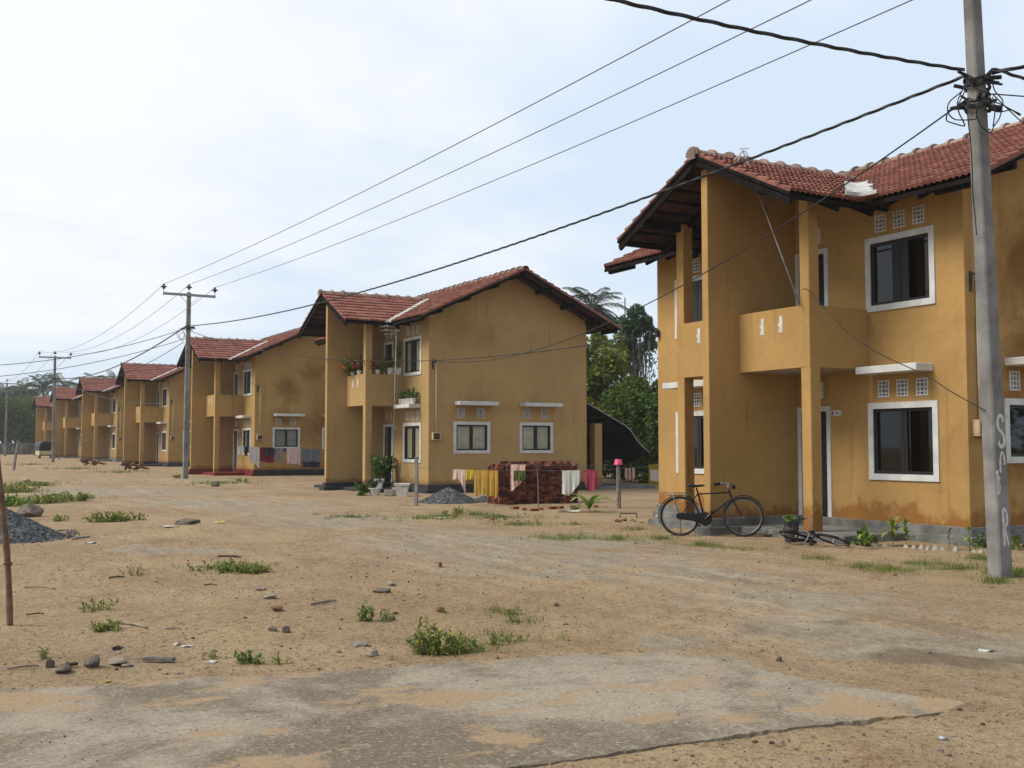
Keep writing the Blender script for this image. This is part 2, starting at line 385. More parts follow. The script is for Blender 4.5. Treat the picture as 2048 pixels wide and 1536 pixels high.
# ------------------------------------------------------------------ ground sheet
ROAD = [(at(*q).to_2d(), r, k) for q, r, k in [((2000,1290),1.1,.75),((1780,1275),.9,.7),((1640,1262),.9,.75),((1520,1230),.7,.5),((1350,1215),.6,.3),((1150,1150),1.1,.55),((960,1140),1.0,.5),((1080,1085),2.2,.8),((900,1068),2.0,.6),((1250,1085),1.5,.55),
        ((720,1052),2.2,.55),((560,1020),2.6,.6),((400,1003),3.0,.65),((230,985),3.2,.85),((130,978),2.5,.6),((420,967),4.0,.4),((760,1010),2.2,.35),((560,980),4,.4),((1480,1120),1.0,.3),((1340,1285),.5,.7),((1450,1330),.5,.5),((830,1085),1.2,.5),
        ((1900,1300),1.6,.6),((1600,1200),1.6,.6),((1400,1150),1.8,.6),((1250,1120),2.2,.62),((1000,1110),2.2,.62),((850,1085),2.4,.62),((650,1040),3,.6),((480,1010),3.5,.6),((350,985),4,.6),((300,960),5,.5),((250,1100),.5,.7),((330,1101),.5,.8),((430,1100),.5,.7),((180,1085),.5,.7)]]
GRASS = [(at(*q), r, k) for q, r, k in [((1120,1075),.8,.9),((1240,1078),.7,.9),((1400,1090),.6,.8),((1040,1050),.9,.7),((1330,1078),.5,.7),((1470,1100),.4,.5),((1540,1098),.4,.6),((1720,1135),.35,.6),((1780,1140),.5,.8),((1850,1128),.5,.9),((1910,1138),.5,.9),((1960,1118),.4,.8),((2035,1145),.5,1.0),((2070,1150),.6,1.0),((1990,1165),.25,.8),
        ((1640,1118),.3,.5),((60,970),1.6,.4),((30,985),1.2,.5),((110,1000),1.2,.4),((40,1008),.8,.5),((170,998),.8,.3),((880,1035),1.0,.6),((1000,1035),.8,.6),((950,1030),.7,.4),((1150,1050),.5,.4),((1280,1060),.5,.5),((150,938),3,.5),((60,930),3,.4),((240,945),2.,.4),((440,968),1.5,.4),((700,1035),1.,.3),((460,1135),.6,.5),((500,1140),.5,.4),((1000,1225),.4,.3),((1030,1245),.3,.3),((900,1300),.5,.5),((1020,1280),.4,.4)]]
DAMP = [(at(*q), r, k) for q, r, k in (((1760,1312),.22,.8),((1850,1316),.35,1),((1940,1322),.35,.9),((2030,1325),.3,.8),((1700,1245),.5,.5),((1560,1262),.5,.5),((1900,1285),.6,.5),((1500,1165),.5,.45),((1300,1350),.4,.5),((620,1120),.9,.5),((330,1085),.8,.5),((820,1205),.6,.4))]
def ground_sheet():
    rs = [1.2]
    while rs[-1] < 55: rs.append(rs[-1]*1.0115)
    while rs[-1] < 1200: rs.append(rs[-1]*1.07)
    az = []; a = YAW-R(31)
    while a < YAW+R(31): az.append(a); a += R(0.155)
    b = YAW+R(31)
    while b < YAW-R(31)+2*math.pi-R(1): az.append(b); b += R(3)
    n = len(az); vs = [(0, 0, gh(0, 0))]; road = [0.0]; gr = [0.0]; dp = [0.0]
    for r in rs:
        for a in az:
            x, y = r*math.sin(a), r*math.cos(a); vs.append((x, y, gh(x, y)))
            inview = abs((a-YAW+math.pi) % (2*math.pi)-math.pi) < 0.6
            v = g = 0.0
            if inview and r < 75:
                for (c, rr, k) in ROAD:
                    q = (c.x-x)**2+(c.y-y)**2
                    if q < rr*rr*6: v = max(v, k*math.exp(-q/(rr*rr)))
                for (c, rr, k) in GRASS:
                    q = (c.x-x)**2+(c.y-y)**2
                    if q < rr*rr*5: g = max(g, k*math.exp(-q/(rr*rr)))
            road.append(v); gr.append(g); dp.append(max([k*math.exp(-((c.x-x)**2+(c.y-y)**2)/(rr*rr)) for (c, rr, k) in DAMP]) if inview and r < 30 else 0.0)
    fs = [(0, 1+i, 1+(i+1) % n) for i in range(n)]
    for j in range(len(rs)-1):
        o = 1+j*n
        for i in range(n):
            i2 = (i+1) % n; fs.append((o+i, o+n+i, o+n+i2, o+i2))
    me = bpy.data.meshes.new('ground'); me.from_pydata(vs, [], fs)
    for nm, arr in (('road', road), ('turf', gr), ('damp', dp)):
        at_ = me.attributes.new(nm, 'FLOAT', 'POINT'); at_.data.foreach_set('value', arr)
    me.polygons.foreach_set('use_smooth', [True]*len(fs))
    m, t, b = new_mat('sandy_ground')
    co = t.n('ShaderNodeTexCoord').outputs['Object']
    road_a = t.n('ShaderNodeAttribute', attribute_name='road').outputs['Fac']; turf_a = t.n('ShaderNodeAttribute', attribute_name='turf').outputs['Fac']
    big = t.noise(co, 0.33, 6, 0.6, 0.3); mid = t.noise(co, 1.7, 6, 0.65, 0.2); fin = t.noise(co, 14, 5, 0.7); grit = t.noise(co, 46, 5, 0.8)
    c = t.mix(t.mr(big, 0.35, 0.65), (0.362, 0.265, 0.155), (0.285, 0.200, 0.112))
    c = t.mix(t.mr(mid, 0.50, 0.72, 0, 0.7), c, (0.22, 0.135, 0.072))
    c = t.mix(t.mr(mid, 0.46, 0.30, 0, 0.5), c, (0.385, 0.29, 0.195))
    c = t.mix(t.mr(fin, 0.52, 0.66, 0, 0.85), c, (0.15, 0.098, 0.058))
    c = t.mix(t.mr(fin, 0.46, 0.33, 0, 0.6), c, (0.40, 0.30, 0.205))
    c = t.mix(t.mr(grit, 0.55, 0.66, 0, 0.85), c, (0.50, 0.40, 0.285))
    c = t.mix(t.mr(grit, 0.45, 0.34, 0, 0.85), c, (0.13, 0.085, 0.05))
    # packed grey gravel of the track
    k = t.m('ADD', road_a, t.m('MULTIPLY', t.m('SUBTRACT', t.noise(co, 1.1, 8, 0.72, 0.6), 0.5), 1.5))
    gcol = t.mix(t.mr(t.noise(co, 5, 6, 0.7), 0.35, 0.68), (0.345, 0.290, 0.210), (0.235, 0.195, 0.142))
    gcol = t.mix(t.mr(grit, 0.56, 0.7, 0, 0.6), gcol, (0.42, 0.38, 0.31))
    c = t.mix(t.m('MULTIPLY', t.mr(k, 0.28, 0.62), t.mr(road_a, 0.02, 0.2)), c, gcol)
    stv = t.n('ShaderNodeMapping', {'Vector': co, 'Rotation': (0, 0, R(14)), 'Scale': (1.5, 0.22, 1)}).outputs[0]
    st_ = t.noise(stv, 1.5, 6, 0.65, 0.3)
    c = t.mix(t.m('MULTIPLY', t.mr(st_, 0.50, 0.68, 0, 0.55), t.mr(road_a, 0.0, 0.3, 0.45, 1)), c, (0.205, 0.158, 0.105))
    c = t.mix(t.m('MULTIPLY', t.mr(st_, 0.46, 0.32, 0, 0.55), t.mr(road_a, 0.0, 0.3, 0.3, 1)), c, (0.41, 0.335, 0.235))
    da = t.n('ShaderNodeAttribute', attribute_name='damp').outputs['Fac']
    kd = t.m('ADD', da, t.m('MULTIPLY', t.m('SUBTRACT', t.noise(co, 2.2, 7, 0.7, 0.4), 0.5), 1.3))
    c = t.mix(t.m('MULTIPLY', t.mr(kd, 0.3, 0.8, 0, 0.7), t.mr(da, 0.03, 0.25)), c, (0.135, 0.098, 0.064))
    # thin turf and moss
    k2 = t.m('ADD', turf_a, t.m('MULTIPLY', t.m('SUBTRACT', t.noise(co, 4.5, 8, 0.75, 0.5), 0.55), 2.0))
    c = t.mix(t.m('MULTIPLY', t.mr(k2, 0.35, 0.8, 0, 0.75), t.mr(turf_a, 0.05, 0.35)), c, t.mix(t.mr(fin, .35, .65), (0.105, 0.135, 0.035), (0.17, 0.165, 0.06)))
    # scattered small dark bits
    vo = t.n('ShaderNodeTexVoronoi', {'Vector': co, 'Scale': 13.0, 'Randomness': 1.0}); vd = vo.outputs['Distance']
    rc = t.n('ShaderNodeSeparateColor', {0: vo.outputs['Color']})
    c = t.mix(t.m('MULTIPLY', t.mr(vd, 0.16, 0.08, 0, 0.75), t.m('GREATER_THAN', rc.outputs[0], 0.6)), c, t.mix(rc.outputs[1], (0.12, 0.075, 0.05), (0.33, 0.28, 0.23)))
    t.put(b.inputs['Base Color'], c); b.inputs['Roughness'].default_value = 0.97; b.inputs['Specular IOR Level'].default_value = 0.12
    h = t.m('ADD', t.m('ADD', t.m('MULTIPLY', mid, 2.2), t.m('MULTIPLY', fin, 0.9)), t.m('MULTIPLY', grit, 0.28))
    t.put(b.inputs['Normal'], t.n('ShaderNodeBump', {'Strength': 0.9, 'Distance': 0.06, 'Height': h}).outputs[0])
    me.materials.append(m)
    return struct(link('ground', me))
ground_sheet()

def slab_obj():
    rng = random.Random(4); P = []
    for i in range(len(SLAB)):
        a, b = SLAB[i], SLAB[(i+1) % len(SLAB)]; L = (b-a).length; k = max(1, int(L/0.045))
        nrm = Vector((b.y-a.y, a.x-b.x)).normalized()
        for j in range(k):
            q = a.lerp(b, j/k); o = 0.02*noise.noise(Vector((q.x*7, q.y*7, 3)))+0.012*rng.uniform(-1, 1)+0.04*noise.noise(Vector((q.x*1.8, q.y*1.8, 8)))
            P.append(q+nrm*o)
    n = len(P); z1 = 0.006
    bm = bmesh.new()
    top = [bm.verts.new((p.x, p.y, z1)) for p in P]
    cen = sum(P, Vector((0, 0)))/n
    low = [bm.verts.new((p.x+(p.x-cen.x)*0.004, p.y+(p.y-cen.y)*0.004, -0.12)) for p in P]
    bm.faces.new(top)
    for i in range(n): bm.faces.new((top[i], low[i], low[(i+1) % n], top[(i+1) % n]))
    bmesh.ops.recalc_face_normals(bm, faces=bm.faces)
    me = bpy.data.meshes.new('concrete_slab'); bm.to_mesh(me); bm.free()
    m, t, b = new_mat('old_concrete')
    co = t.n('ShaderNodeTexCoord').outputs['Object']
    n1 = t.noise(co, 0.62, 8, 0.70, 0.4); n2 = t.noise(co, 5, 7, 0.72, 0.2); n3 = t.noise(co, 38, 5, 0.8)
    c = t.mix(t.mr(n1, 0.40, 0.58), (0.285, 0.242, 0.182), (0.142, 0.114, 0.080))
    c = t.mix(t.mr(n2, 0.5, 0.72, 0, 0.75), c, (0.15, 0.125, 0.095))
    c = t.mix(t.mr(n2, 0.44, 0.30, 0, 0.6), c, (0.345, 0.305, 0.245))
    c = t.mix(t.mr(n3, 0.53, 0.66, 0, 0.75), c, (0.42, 0.375, 0.305))
    c = t.mix(t.mr(n3, 0.46, 0.34, 0, 0.7), c, (0.09, 0.072, 0.052))
    sm = t.n('ShaderNodeMapping', {'Vector': co, 'Location': (3.1, 1.2, 0), 'Rotation': (0, 0, R(20)), 'Scale': (0.85, 1.15, 1)}).outputs[0]
    s1 = t.noise(sm, 1.25, 9, 0.62, 0.25)
    c = t.mix(t.mr(s1, 0.53, 0.59, 0, 0.92), c, t.mix(t.mr(n3, .3, .7), (0.255, 0.178, 0.102), (0.33, 0.24, 0.148)))
    t.put(b.inputs['Base Color'], c); b.inputs['Roughness'].default_value = 0.95; b.inputs['Specular IOR Level'].default_value = 0.15
    h = t.m('ADD', t.m('MULTIPLY', n2, 1.0), t.m('MULTIPLY', n3, 0.5))
    t.put(b.inputs['Normal'], t.n('ShaderNodeBump', {'Strength': 0.5, 'Distance': 0.02, 'Height': h}).outputs[0])
    me.materials.append(m)
    return struct(link('concrete_slab', me))
slab_obj()

# ------------------------------------------------------------------ houses (local frame: x into the house from the facade, y along the row, z up from the ground)
Y0, Y1, DEP = -3.8, 4.2, 6.1
RX, RZ, RS = 3.05, 7.42, 0.465            # main ridge and slope
EXF, EXR, VY0, VY1 = -0.75, 6.85, -4.8, 5.2
PZ, PS, PW, PX0 = 6.82, 0.4875, 2.4, -2.35  # porch gable
def mz(x): return RZ-RS*abs(RX-x)
def pz(y): return PZ-PS*abs(y)
PTIP = RX-(RZ-PZ)/RS
CACHE = {}
def cached(key, fn):
    if key not in CACHE: CACHE[key] = fn()
    return CACHE[key]
def part(name, key, fn, m, parent):
    me = cached(key, fn)
    if not me.materials: me.materials.append(m)
    o = link(name, me, parent)
    if me.materials[0] is not m: o.material_slots[0].link = 'OBJECT'; o.material_slots[0].material = m
    return o
# --- openings
def wins():
    L = []
    for s, (a, b) in ((-1, (-3.25, -1.80)), (1, (2.1, 3.55))):
        L.append(('F', a, b, 0.98, 2.30)); L.append(('F', a, b, 3.88, 5.17))
    L.append(('G', 0.89, 2.25, 1.28, 2.33)); L.append(('G', 3.38, 4.71, 1.28, 2.33))
    return L
DOORS = [(-0.92, -0.10, 0.28, 2.28), (-0.92, -0.10, 2.99, 5.17), (0.11, 0.93, 0.28, 2.28), (0.11, 0.93, 2.99, 5.17)]
VENTS = []
for c in (-2.94, -2.54, -2.14, 2.42, 2.82, 3.22):
    VENTS += [('F', c-.12, c+.12, 2.39, 2.68), ('F', c-.12, c+.12, 5.25, 5.55)]
for c in (1.17, 1.90, 3.68, 4.36): VENTS.append(('G', c-.13, c+.13, 2.46, 2.78))
FW_ = 0.105
def Tm(pl):
    if pl == 'F': return lambda u, nn, z: (-nn, u, z)
    return lambda u, nn, z: (u, Y0-nn, z)
def holed(mb, T, u0, u1, z0, z1, holes, th=0.18):
    us = sorted({u0, u1, *[h[0] for h in holes], *[h[1] for h in holes]}); zs = sorted({z0, z1, *[h[2] for h in holes], *[h[3] for h in holes]})
    def inh(u, z): return any(h[0] < u < h[1] and h[2] < z < h[3] for h in holes)
    for i in range(len(us)-1):
        for j in range(len(zs)-1):
            if inh((us[i]+us[i+1])/2, (zs[j]+zs[j+1])/2): continue
            for nn in (0, -th):
                mb.add([T(us[i], nn, zs[j]), T(us[i+1], nn, zs[j]), T(us[i+1], nn, zs[j+1]), T(us[i], nn, zs[j+1])], [(0,1,2,3)])
    for (a, b, c, d) in holes:
        for (p, q) in (((a, c), (b, c)), ((b, c), (b, d)), ((b, d), (a, d)), ((a, d), (a, c))):
            mb.add([T(p[0], 0, p[1]), T(q[0], 0, q[1]), T(q[0], -th, q[1]), T(p[0], -th, p[1])], [(0,1,2,3)])
def wall_mesh():
    mb = MB(); f = FW_
    hf = [(a+f, b-f, c+f, d-f) for (pl, a, b, c, d) in wins() if pl == 'F'] + [(a+.09, b-.09, c, d-.09) for (a, b, c, d) in DOORS] + [v[1:] for v in VENTS if v[0] == 'F']
    hg = [(a+f, b-f, c+f, d-f) for (pl, a, b, c, d) in wins() if pl == 'G'] + [v[1:] for v in VENTS if v[0] == 'G']
    zt = mz(0)-0.10
    holed(mb, Tm('F'), Y0, Y1, 0.2, zt, hf)
    k = (pz(0)-0.09-zt)/PS
    for x in (0, 0.18): mb.add([(x, -k, zt), (x, k, zt), (x, 0, pz(0)-0.09)], [(0,1,2)])
    holed(mb, Tm('G'), 0, DEP, 0.2, zt, hg)
    for y in (Y0, Y1): mb.add([(0, y, zt), (DEP, y, zt), (RX, y, RZ-0.10)], [(0,1,2)])
    mb.add([(0, Y1, .2), (DEP, Y1, .2), (DEP, Y1, zt), (0, Y1, zt)], [(0,1,2,3)])
    mb.add([(DEP, Y0, .2), (DEP, Y1, .2), (DEP, Y1, zt), (DEP, Y0, zt)], [(0,1,2,3)])
    mb.box(0.2, DEP-.02, Y0+.2, Y1-.02, 2.82, 2.94)          # first floor
    mb.box(0.2, DEP-.02, 0.0, 0.12, 0.2, 2.82); mb.box(0.2, DEP-.02, 0.0, 0.12, 2.94, 5.8)  # party wall inside
    return mb.mesh('wall', None, fix=False)
def surround(pl, a, b, c, d):
    T = Tm(pl); mb = MB(); f = FW_
    mb.box(a, b, -.03, .028, d-f, d, T); mb.box(a, b, -.03, .028, c, c+f, T)
    mb.box(a, a+f, -.03, .026, c+f, d-f, T); mb.box(b-f, b, -.03, .026, c+f, d-f, T)
    return mb.mesh('window')
def sash(pl, a, b, c, d):
    z2 = c > 3; T = Tm(pl); mb = MB(); f = FW_; g = 0.05; a += f; b -= f; c += f; d -= f; w2 = (0.17 if z2 else 0.07) if pl == 'F' else 0.05
    mb.box(a, b, -.085, -.018, d-g, d, T); mb.box(a, b, -.085, -.018, c, c+g, T)
    mb.box(a, a+g, -.085, -.018, c+g, d-g, T); mb.box(b-g, b, -.085, -.018, c+g, d-g, T)
    m_ = (a+b)/2; mb.box(m_-w2, m_+w2, -.085, -.018, c+g, d-g, T)
    mb.box(m_-.006, m_+.006, -.018, -.010, c+g, d-g, T)
    return mb.mesh('frame')
def panes(pl, a, b, c, d):
    T = Tm(pl); mb = MB(); f = FW_+.05; m_ = (a+b)/2
    for p, q in ((a+f, m_-.05), (m_+.05, b-f)): mb.box(p, q, -.052, -.046, c+f, d-f, T)
    return mb.mesh('pane')
def curtain(pl, a, b, c, d, sd):
    T = Tm(pl); mb = MB(); f = FW_; n = 40
    rg = random.Random(sd); ph = rg.uniform(0, 6); vs = []
    for i in range(n+1):
        u = a+f+(b-a-2*f)*i/n; nn = -0.078+0.010*math.sin(i*1.35+ph)+0.006*math.sin(i*0.5+ph*2)
        vs += [T(u, nn, c+f-.02), T(u, nn, d-f+.01)]
    mb.add(vs, [(2*i, 2*i+1, 2*i+3, 2*i+2) for i in range(n)])
    return mb.mesh('curtain', smooth=True, fix=False)
def lattice(pl, a, b, c, d):
    T = Tm(pl); mb = MB(); t = 0.024; n0, n1_ = -.05, .012
    mb.box(a, b, n0, n1_, d-t, d, T); mb.box(a, b, n0, n1_, c, c+t, T); mb.box(a, a+t, n0, n1_, c+t, d-t, T); mb.box(b-t, b, n0, n1_, c+t, d-t, T)
    for i in (1, 2): u = a+(b-a)*i/3; mb.box(u-.011, u+.011, n0, n1_-.003, c+t, d-t, T)
    for j in (1, 2, 3): z = c+(d-c)*j/4; mb.box(a+t, b-t, n0+.004, n1_-.006, z-.010, z+.010, T)
    return mb.mesh('vent')
def door_surround(a, b, c, d):
    T = Tm('F'); mb = MB()
    mb.box(a, b, -.03, .028, d-.09, d, T); mb.box(a, a+.09, -.03, .026, c+.002, d-.09, T); mb.box(b-.09, b, -.03, .026, c+.002, d-.09, T)
    return mb.mesh('door')
def door_leaf(a, b, c, d):
    T = Tm('F'); mb = MB(); a += .09; b -= .09; d -= .09
    mb.box(a, b, -.13, -.09, c+.01, d, T)
    for (p, q) in ((c+.15, c+.85), (c+1.0, d-.15)): mb.box(a+.12, b-.12, -.09, -.078, p, q, T)
    mb.box(a+.03, a+.05, -.09, -.03, c+.95, c+1.07, T)
    return mb.mesh('leaf', bevel=0.006)
def canopy(pl, a, b, z):
    T = Tm(pl); mb = MB(); mb.box(a, b, 0.0, .42, z, z+.125, T); return mb.mesh('canopy', bevel=0.008)
def slotmesh(T, u, z, h=.29, w_=.075):
    mb = MB(); mb.box(u-w_/2, u+w_/2, -.05, .006, z, z+h, T)
    mb.box(u+w_/2-.03, u+w_/2+.035, -.05, .004, z+h*.40, z+h*.58, T); mb.box(u+w_/2-.03, u+w_/2+.022, -.05, .004, z+.0, z+.06, T)
    return mb.mesh('vent_slot')
def fin_mesh():
    mb = MB(); x1 = -0.0; zt = PZ-.10
    mb.box(-2.12, x1, -.085, .085, .2, zt); return mb.mesh('fin_wall', bevel=0.008)
def column_mesh(y):
    mb = MB(); mb.box(-1.40, -1.16, y-.11, y+.11, -.05, pz(y)-.12); return mb.mesh('column', bevel=0.012)
def balcony_mesh(s):
    mb = MB()
    if s < 0: ye, yi = -1.832, -.085
    else: ye, yi = 1.742, .085
    a, b = min(ye, yi), max(ye, yi)
    mb.box(-1.405, -1.29, a, b, 2.88, 3.94)
    if s < 0: mb.box(-1.29, -.0, ye, ye+.11, 2.88, 3.938)
    else: mb.box(-1.29, -.0, ye-.11, ye, 2.88, 3.938)
    return mb.mesh('balcony', bevel=0.008)
def balc_floor(s):
    mb = MB(); a, b = (-1.72, -.085) if s < 0 else (.085, 1.63); mb.box(-1.29, -.0, a, b, 2.886, 3.0); return mb.mesh('balcony_floor')
def plinth_mesh():
    mb = MB()
    mb.box(-.035, DEP+.035, Y0-.035, Y1+.035, -.5, .28); mb.box(-.10, DEP+.1, Y0-.10, Y1+.10, -.5, .135)
    mb.box(-2.17, -.035, -.15, .15, -.5, .279); mb.box(-2.25, -.10, -.24, .24, -.5, .134)
    mb.box(-1.56, -.1, -2.66, -.24, -.5, .13); mb.box(-1.72, -.1, .24, 2.3, -.5, .13)
    return mb.mesh('plinth', bevel=0.012)
# --- tiles
def slope(mb, org, uv, vv, nn, lu, lv, keep, tw=0.23, course=0.31, amp=0.030, lip=0.040):
    org, uv, vv, nn = map(Vector, (org, uv, vv, nn)); nt = round(lu/tw); tw = lu/nt; nc = round(lv/course); cs = lv/nc
    prof = [(0, 0), (.12, .75), (.25, 1), (.38, .75), (.5, 0), (.62, .75), (.75, 1), (.88, .75)]
    us = [(i+p[0])*tw for i in range(nt) for p in prof]+[lu]; hs = [p[1]*amp for _ in range(nt) for p in prof]+[0]
    rg = random.Random(11)
    for j in range(nc):
        jit = [rg.uniform(-.006, .006) for _ in range(nt+1)]; js = [rg.uniform(-.012, .012) for _ in range(nt+1)]
        v0, v1 = j*cs-.015, (j+1)*cs; base = len(mb.v); k = len(us)
        for (v, off) in ((v0, 0.0), (v1, lip), (v1, lip-.06)):
            for i, u in enumerate(us):
                ti = min(i//len(prof), nt-1)
                mb.v.append(tuple(org+uv*u+vv*(v+(js[ti] if off else 0))+nn*(hs[i]+off+(jit[ti] if off > 0 else 0))))
        for i in range(k-1):
            c = org+uv*((us[i]+us[i+1])/2)+vv*((v0+v1)/2)
            if not keep(c): continue
            for r_ in (0, 1):
                mb.f.append([base+r_*k+i, base+(r_+1)*k+i, base+(r_+1)*k+i+1, base+r_*k+i+1]); mb.mi.append(0)
        # close the verge ends so the stepped edge has thickness
        for i in (0, k-1):
            if keep(org+uv*us[i]+vv*((v0+v1)/2)):
                o = len(mb.v); p = [org+uv*us[i]+vv*v0, org+uv*us[i]+vv*v1+nn*lip, org+uv*us[i]+vv*v1-nn*.05, org+uv*us[i]+vv*v0-nn*.05]
                mb.v += [tuple(q) for q in p]; mb.f.append([o, o+1, o+2, o+3]); mb.mi.append(0)
def tiles_mesh(which):
    mb = MB(); h = math.hypot(1, RS); hp = math.hypot(1, PS)
    if which == 'main':
        slope(mb, (RX, VY0, RZ), (0, 1, 0), (-1/h, 0, -RS/h), (-RS/h, 0, 1/h), VY1-VY0, (RX-EXF)*h, lambda c: not (abs(c.y) < PW+.02 and pz(c.y) > mz(c.x)+.05))
        slope(mb, (RX, VY0, RZ), (0, 1, 0), (1/h, 0, -RS/h), (RS/h, 0, 1/h), VY1-VY0, (EXR-RX)*h, lambda c: True)
    else:
        for s in (-1, 1):
            slope(mb, (PX0, 0, PZ), (1, 0, 0), (0, s/hp, -PS/hp), (0, s*PS/hp, 1/hp), PTIP-PX0+.3, PW*hp, lambda c: not (c.x > EXF and mz(c.x) > pz(c.y)+.06))
    return mb.mesh('roof', fix=False)
def under_mesh(which):
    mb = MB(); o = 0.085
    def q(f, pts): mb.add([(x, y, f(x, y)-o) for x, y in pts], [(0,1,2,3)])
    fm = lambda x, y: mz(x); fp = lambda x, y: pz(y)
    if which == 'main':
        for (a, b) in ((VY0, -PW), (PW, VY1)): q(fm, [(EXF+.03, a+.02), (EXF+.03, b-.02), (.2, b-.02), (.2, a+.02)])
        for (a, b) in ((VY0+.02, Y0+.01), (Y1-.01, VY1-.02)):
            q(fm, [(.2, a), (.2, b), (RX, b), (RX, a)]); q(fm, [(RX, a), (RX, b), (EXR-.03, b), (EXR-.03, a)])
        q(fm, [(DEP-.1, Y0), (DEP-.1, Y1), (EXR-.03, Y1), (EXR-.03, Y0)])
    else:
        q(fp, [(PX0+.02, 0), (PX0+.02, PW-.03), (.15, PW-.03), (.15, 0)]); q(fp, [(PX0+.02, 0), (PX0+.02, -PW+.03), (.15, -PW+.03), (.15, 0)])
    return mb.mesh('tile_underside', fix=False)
def battens_mesh(which, sd=0):
    mb = MB(); o = .11; near = sd < 0
    E_ = ((VY0+.05, Y0),) if near else ((Y1, VY1-.05),)
    if which == 'porch':
        for s in (-1, 1):
            for k in range(8): y = s*(.18+k*.3); mb.box(PX0+.03, .1, y-.022, y+.022, pz(y)-o-.02, pz(y)-o+.03)
            for x in (-2.30, -1.25, -.45):
                mb.beam((x, s*.03, pz(0)-.17), (x, s*(PW-.03), pz(PW)-.17), .055, .11)
            mb.beam((PX0+.01, s*.01, pz(0)-.055), (PX0+.01, s*(PW-.01), pz(PW)-.055), .03, .055)      # barge board
            mb.box(PX0+.02, EXF+.1, s*(PW-.045)-.015, s*(PW-.045)+.015, pz(PW)-.12, pz(PW)-.05)
        mb.box(PX0+.03, .1, -.04, .04, pz(0)-.27, pz(0)-.12)
        for s in (-1, 1): mb.box(PX0+.03, .0, s*1.62-.04, s*1.62+.04, pz(1.62)-.27, pz(1.62)-.14)
    else:
        for x in (EXF+.12, .0, 1.0, 2.05, 4.05, 5.05, 6.1, 6.75):                                     # purlins running out under the verges
            for (a, b) in E_: mb.box(x-.04, x+.04, a, b, mz(x)-.23, mz(x)-.10)
        for (a, b) in E_: mb.box(RX-.04, RX+.04, a, b, RZ-.27, RZ-.10)
        y = Y0+.25
        while y < Y1:
            if abs(y) > PW+.15 and (y < 0) == near: mb.beam((EXF+.03, y, mz(EXF)-.145), (.0, y, mz(0)-.145), .055, .11)
            y += .72
        for (a, b) in (((VY0+.01, -PW-.02),) if near else ((PW+.02, VY1-.01),)): mb.box(EXF+.0, EXF+.025, a, b, mz(EXF)-.13, mz(EXF)-.055)   # fascia
        for y in ((VY0+.03,) if near else (VY1-.03,)):
            for xe in (EXF+.03, EXR-.03): mb.beam((RX, y, mz(RX)-.075), (xe, y, mz(xe)-.075), .032, .09)
        for yy in ((VY0+.45,) if near else (VY1-.45,)):
            for xe in (EXF+.03, EXR-.03): mb.beam((RX, yy, mz(RX)-.14), (xe, yy, mz(xe)-.14), .05, .09)
    return mb.mesh('timbers')
def caps_mesh(which):
    mb = MB(); rg = random.Random(3)
    def cap(c, d, L, r0, r1):
        n = 7; up = Vector((0, 0, 1)); sd = d.cross(up); vs = []
        for (t, r) in ((0, r0), (L*.84, r0*.97), (L*.84, r1), (L, r1)):
            for k in range(n+1): a = math.pi*k/n*1.1-.157; vs.append(c+d*t+sd*math.cos(a)*r+up*math.sin(a)*r*.85)
        for t, r in ((L, r1*.6),):
            for k in range(n+1): a = math.pi*k/n*1.1-.157; vs.append(c+d*t+sd*math.cos(a)*r+up*math.sin(a)*r*.85)
        m_ = n+1
        mb.add(vs, [(i*m_+k, i*m_+k+1, (i+1)*m_+k+1, (i+1)*m_+k) for i in range(4) for k in range(n)])
    if which == 'main': a, L, d, z = Vector((RX, VY0-.03, RZ-.02)), VY1-VY0+.06, Vector((0, 1, 0)), 0
    else: a, L, d, z = Vector((PX0-.04, 0, PZ-.02)), PTIP-PX0+.02, Vector((1, 0, 0)), 0
    k = round(L/.40); l = L/k
    if which == 'porch': a = a+d*L; d = -d        # collars face the gable
    for i in range(k): cap(a+d*(i*l)+Vector((0, 0, rg.uniform(-.012, .012))), d, l*1.02, .125, .170)
    if which == 'porch': c = Vector((PX0-.05, 0, PZ-.03)); mb.obox(c, (.012, 0, 0), (0, .10, 0), (0, 0, .09))
    return mb.mesh('ridge_caps', fix=False)
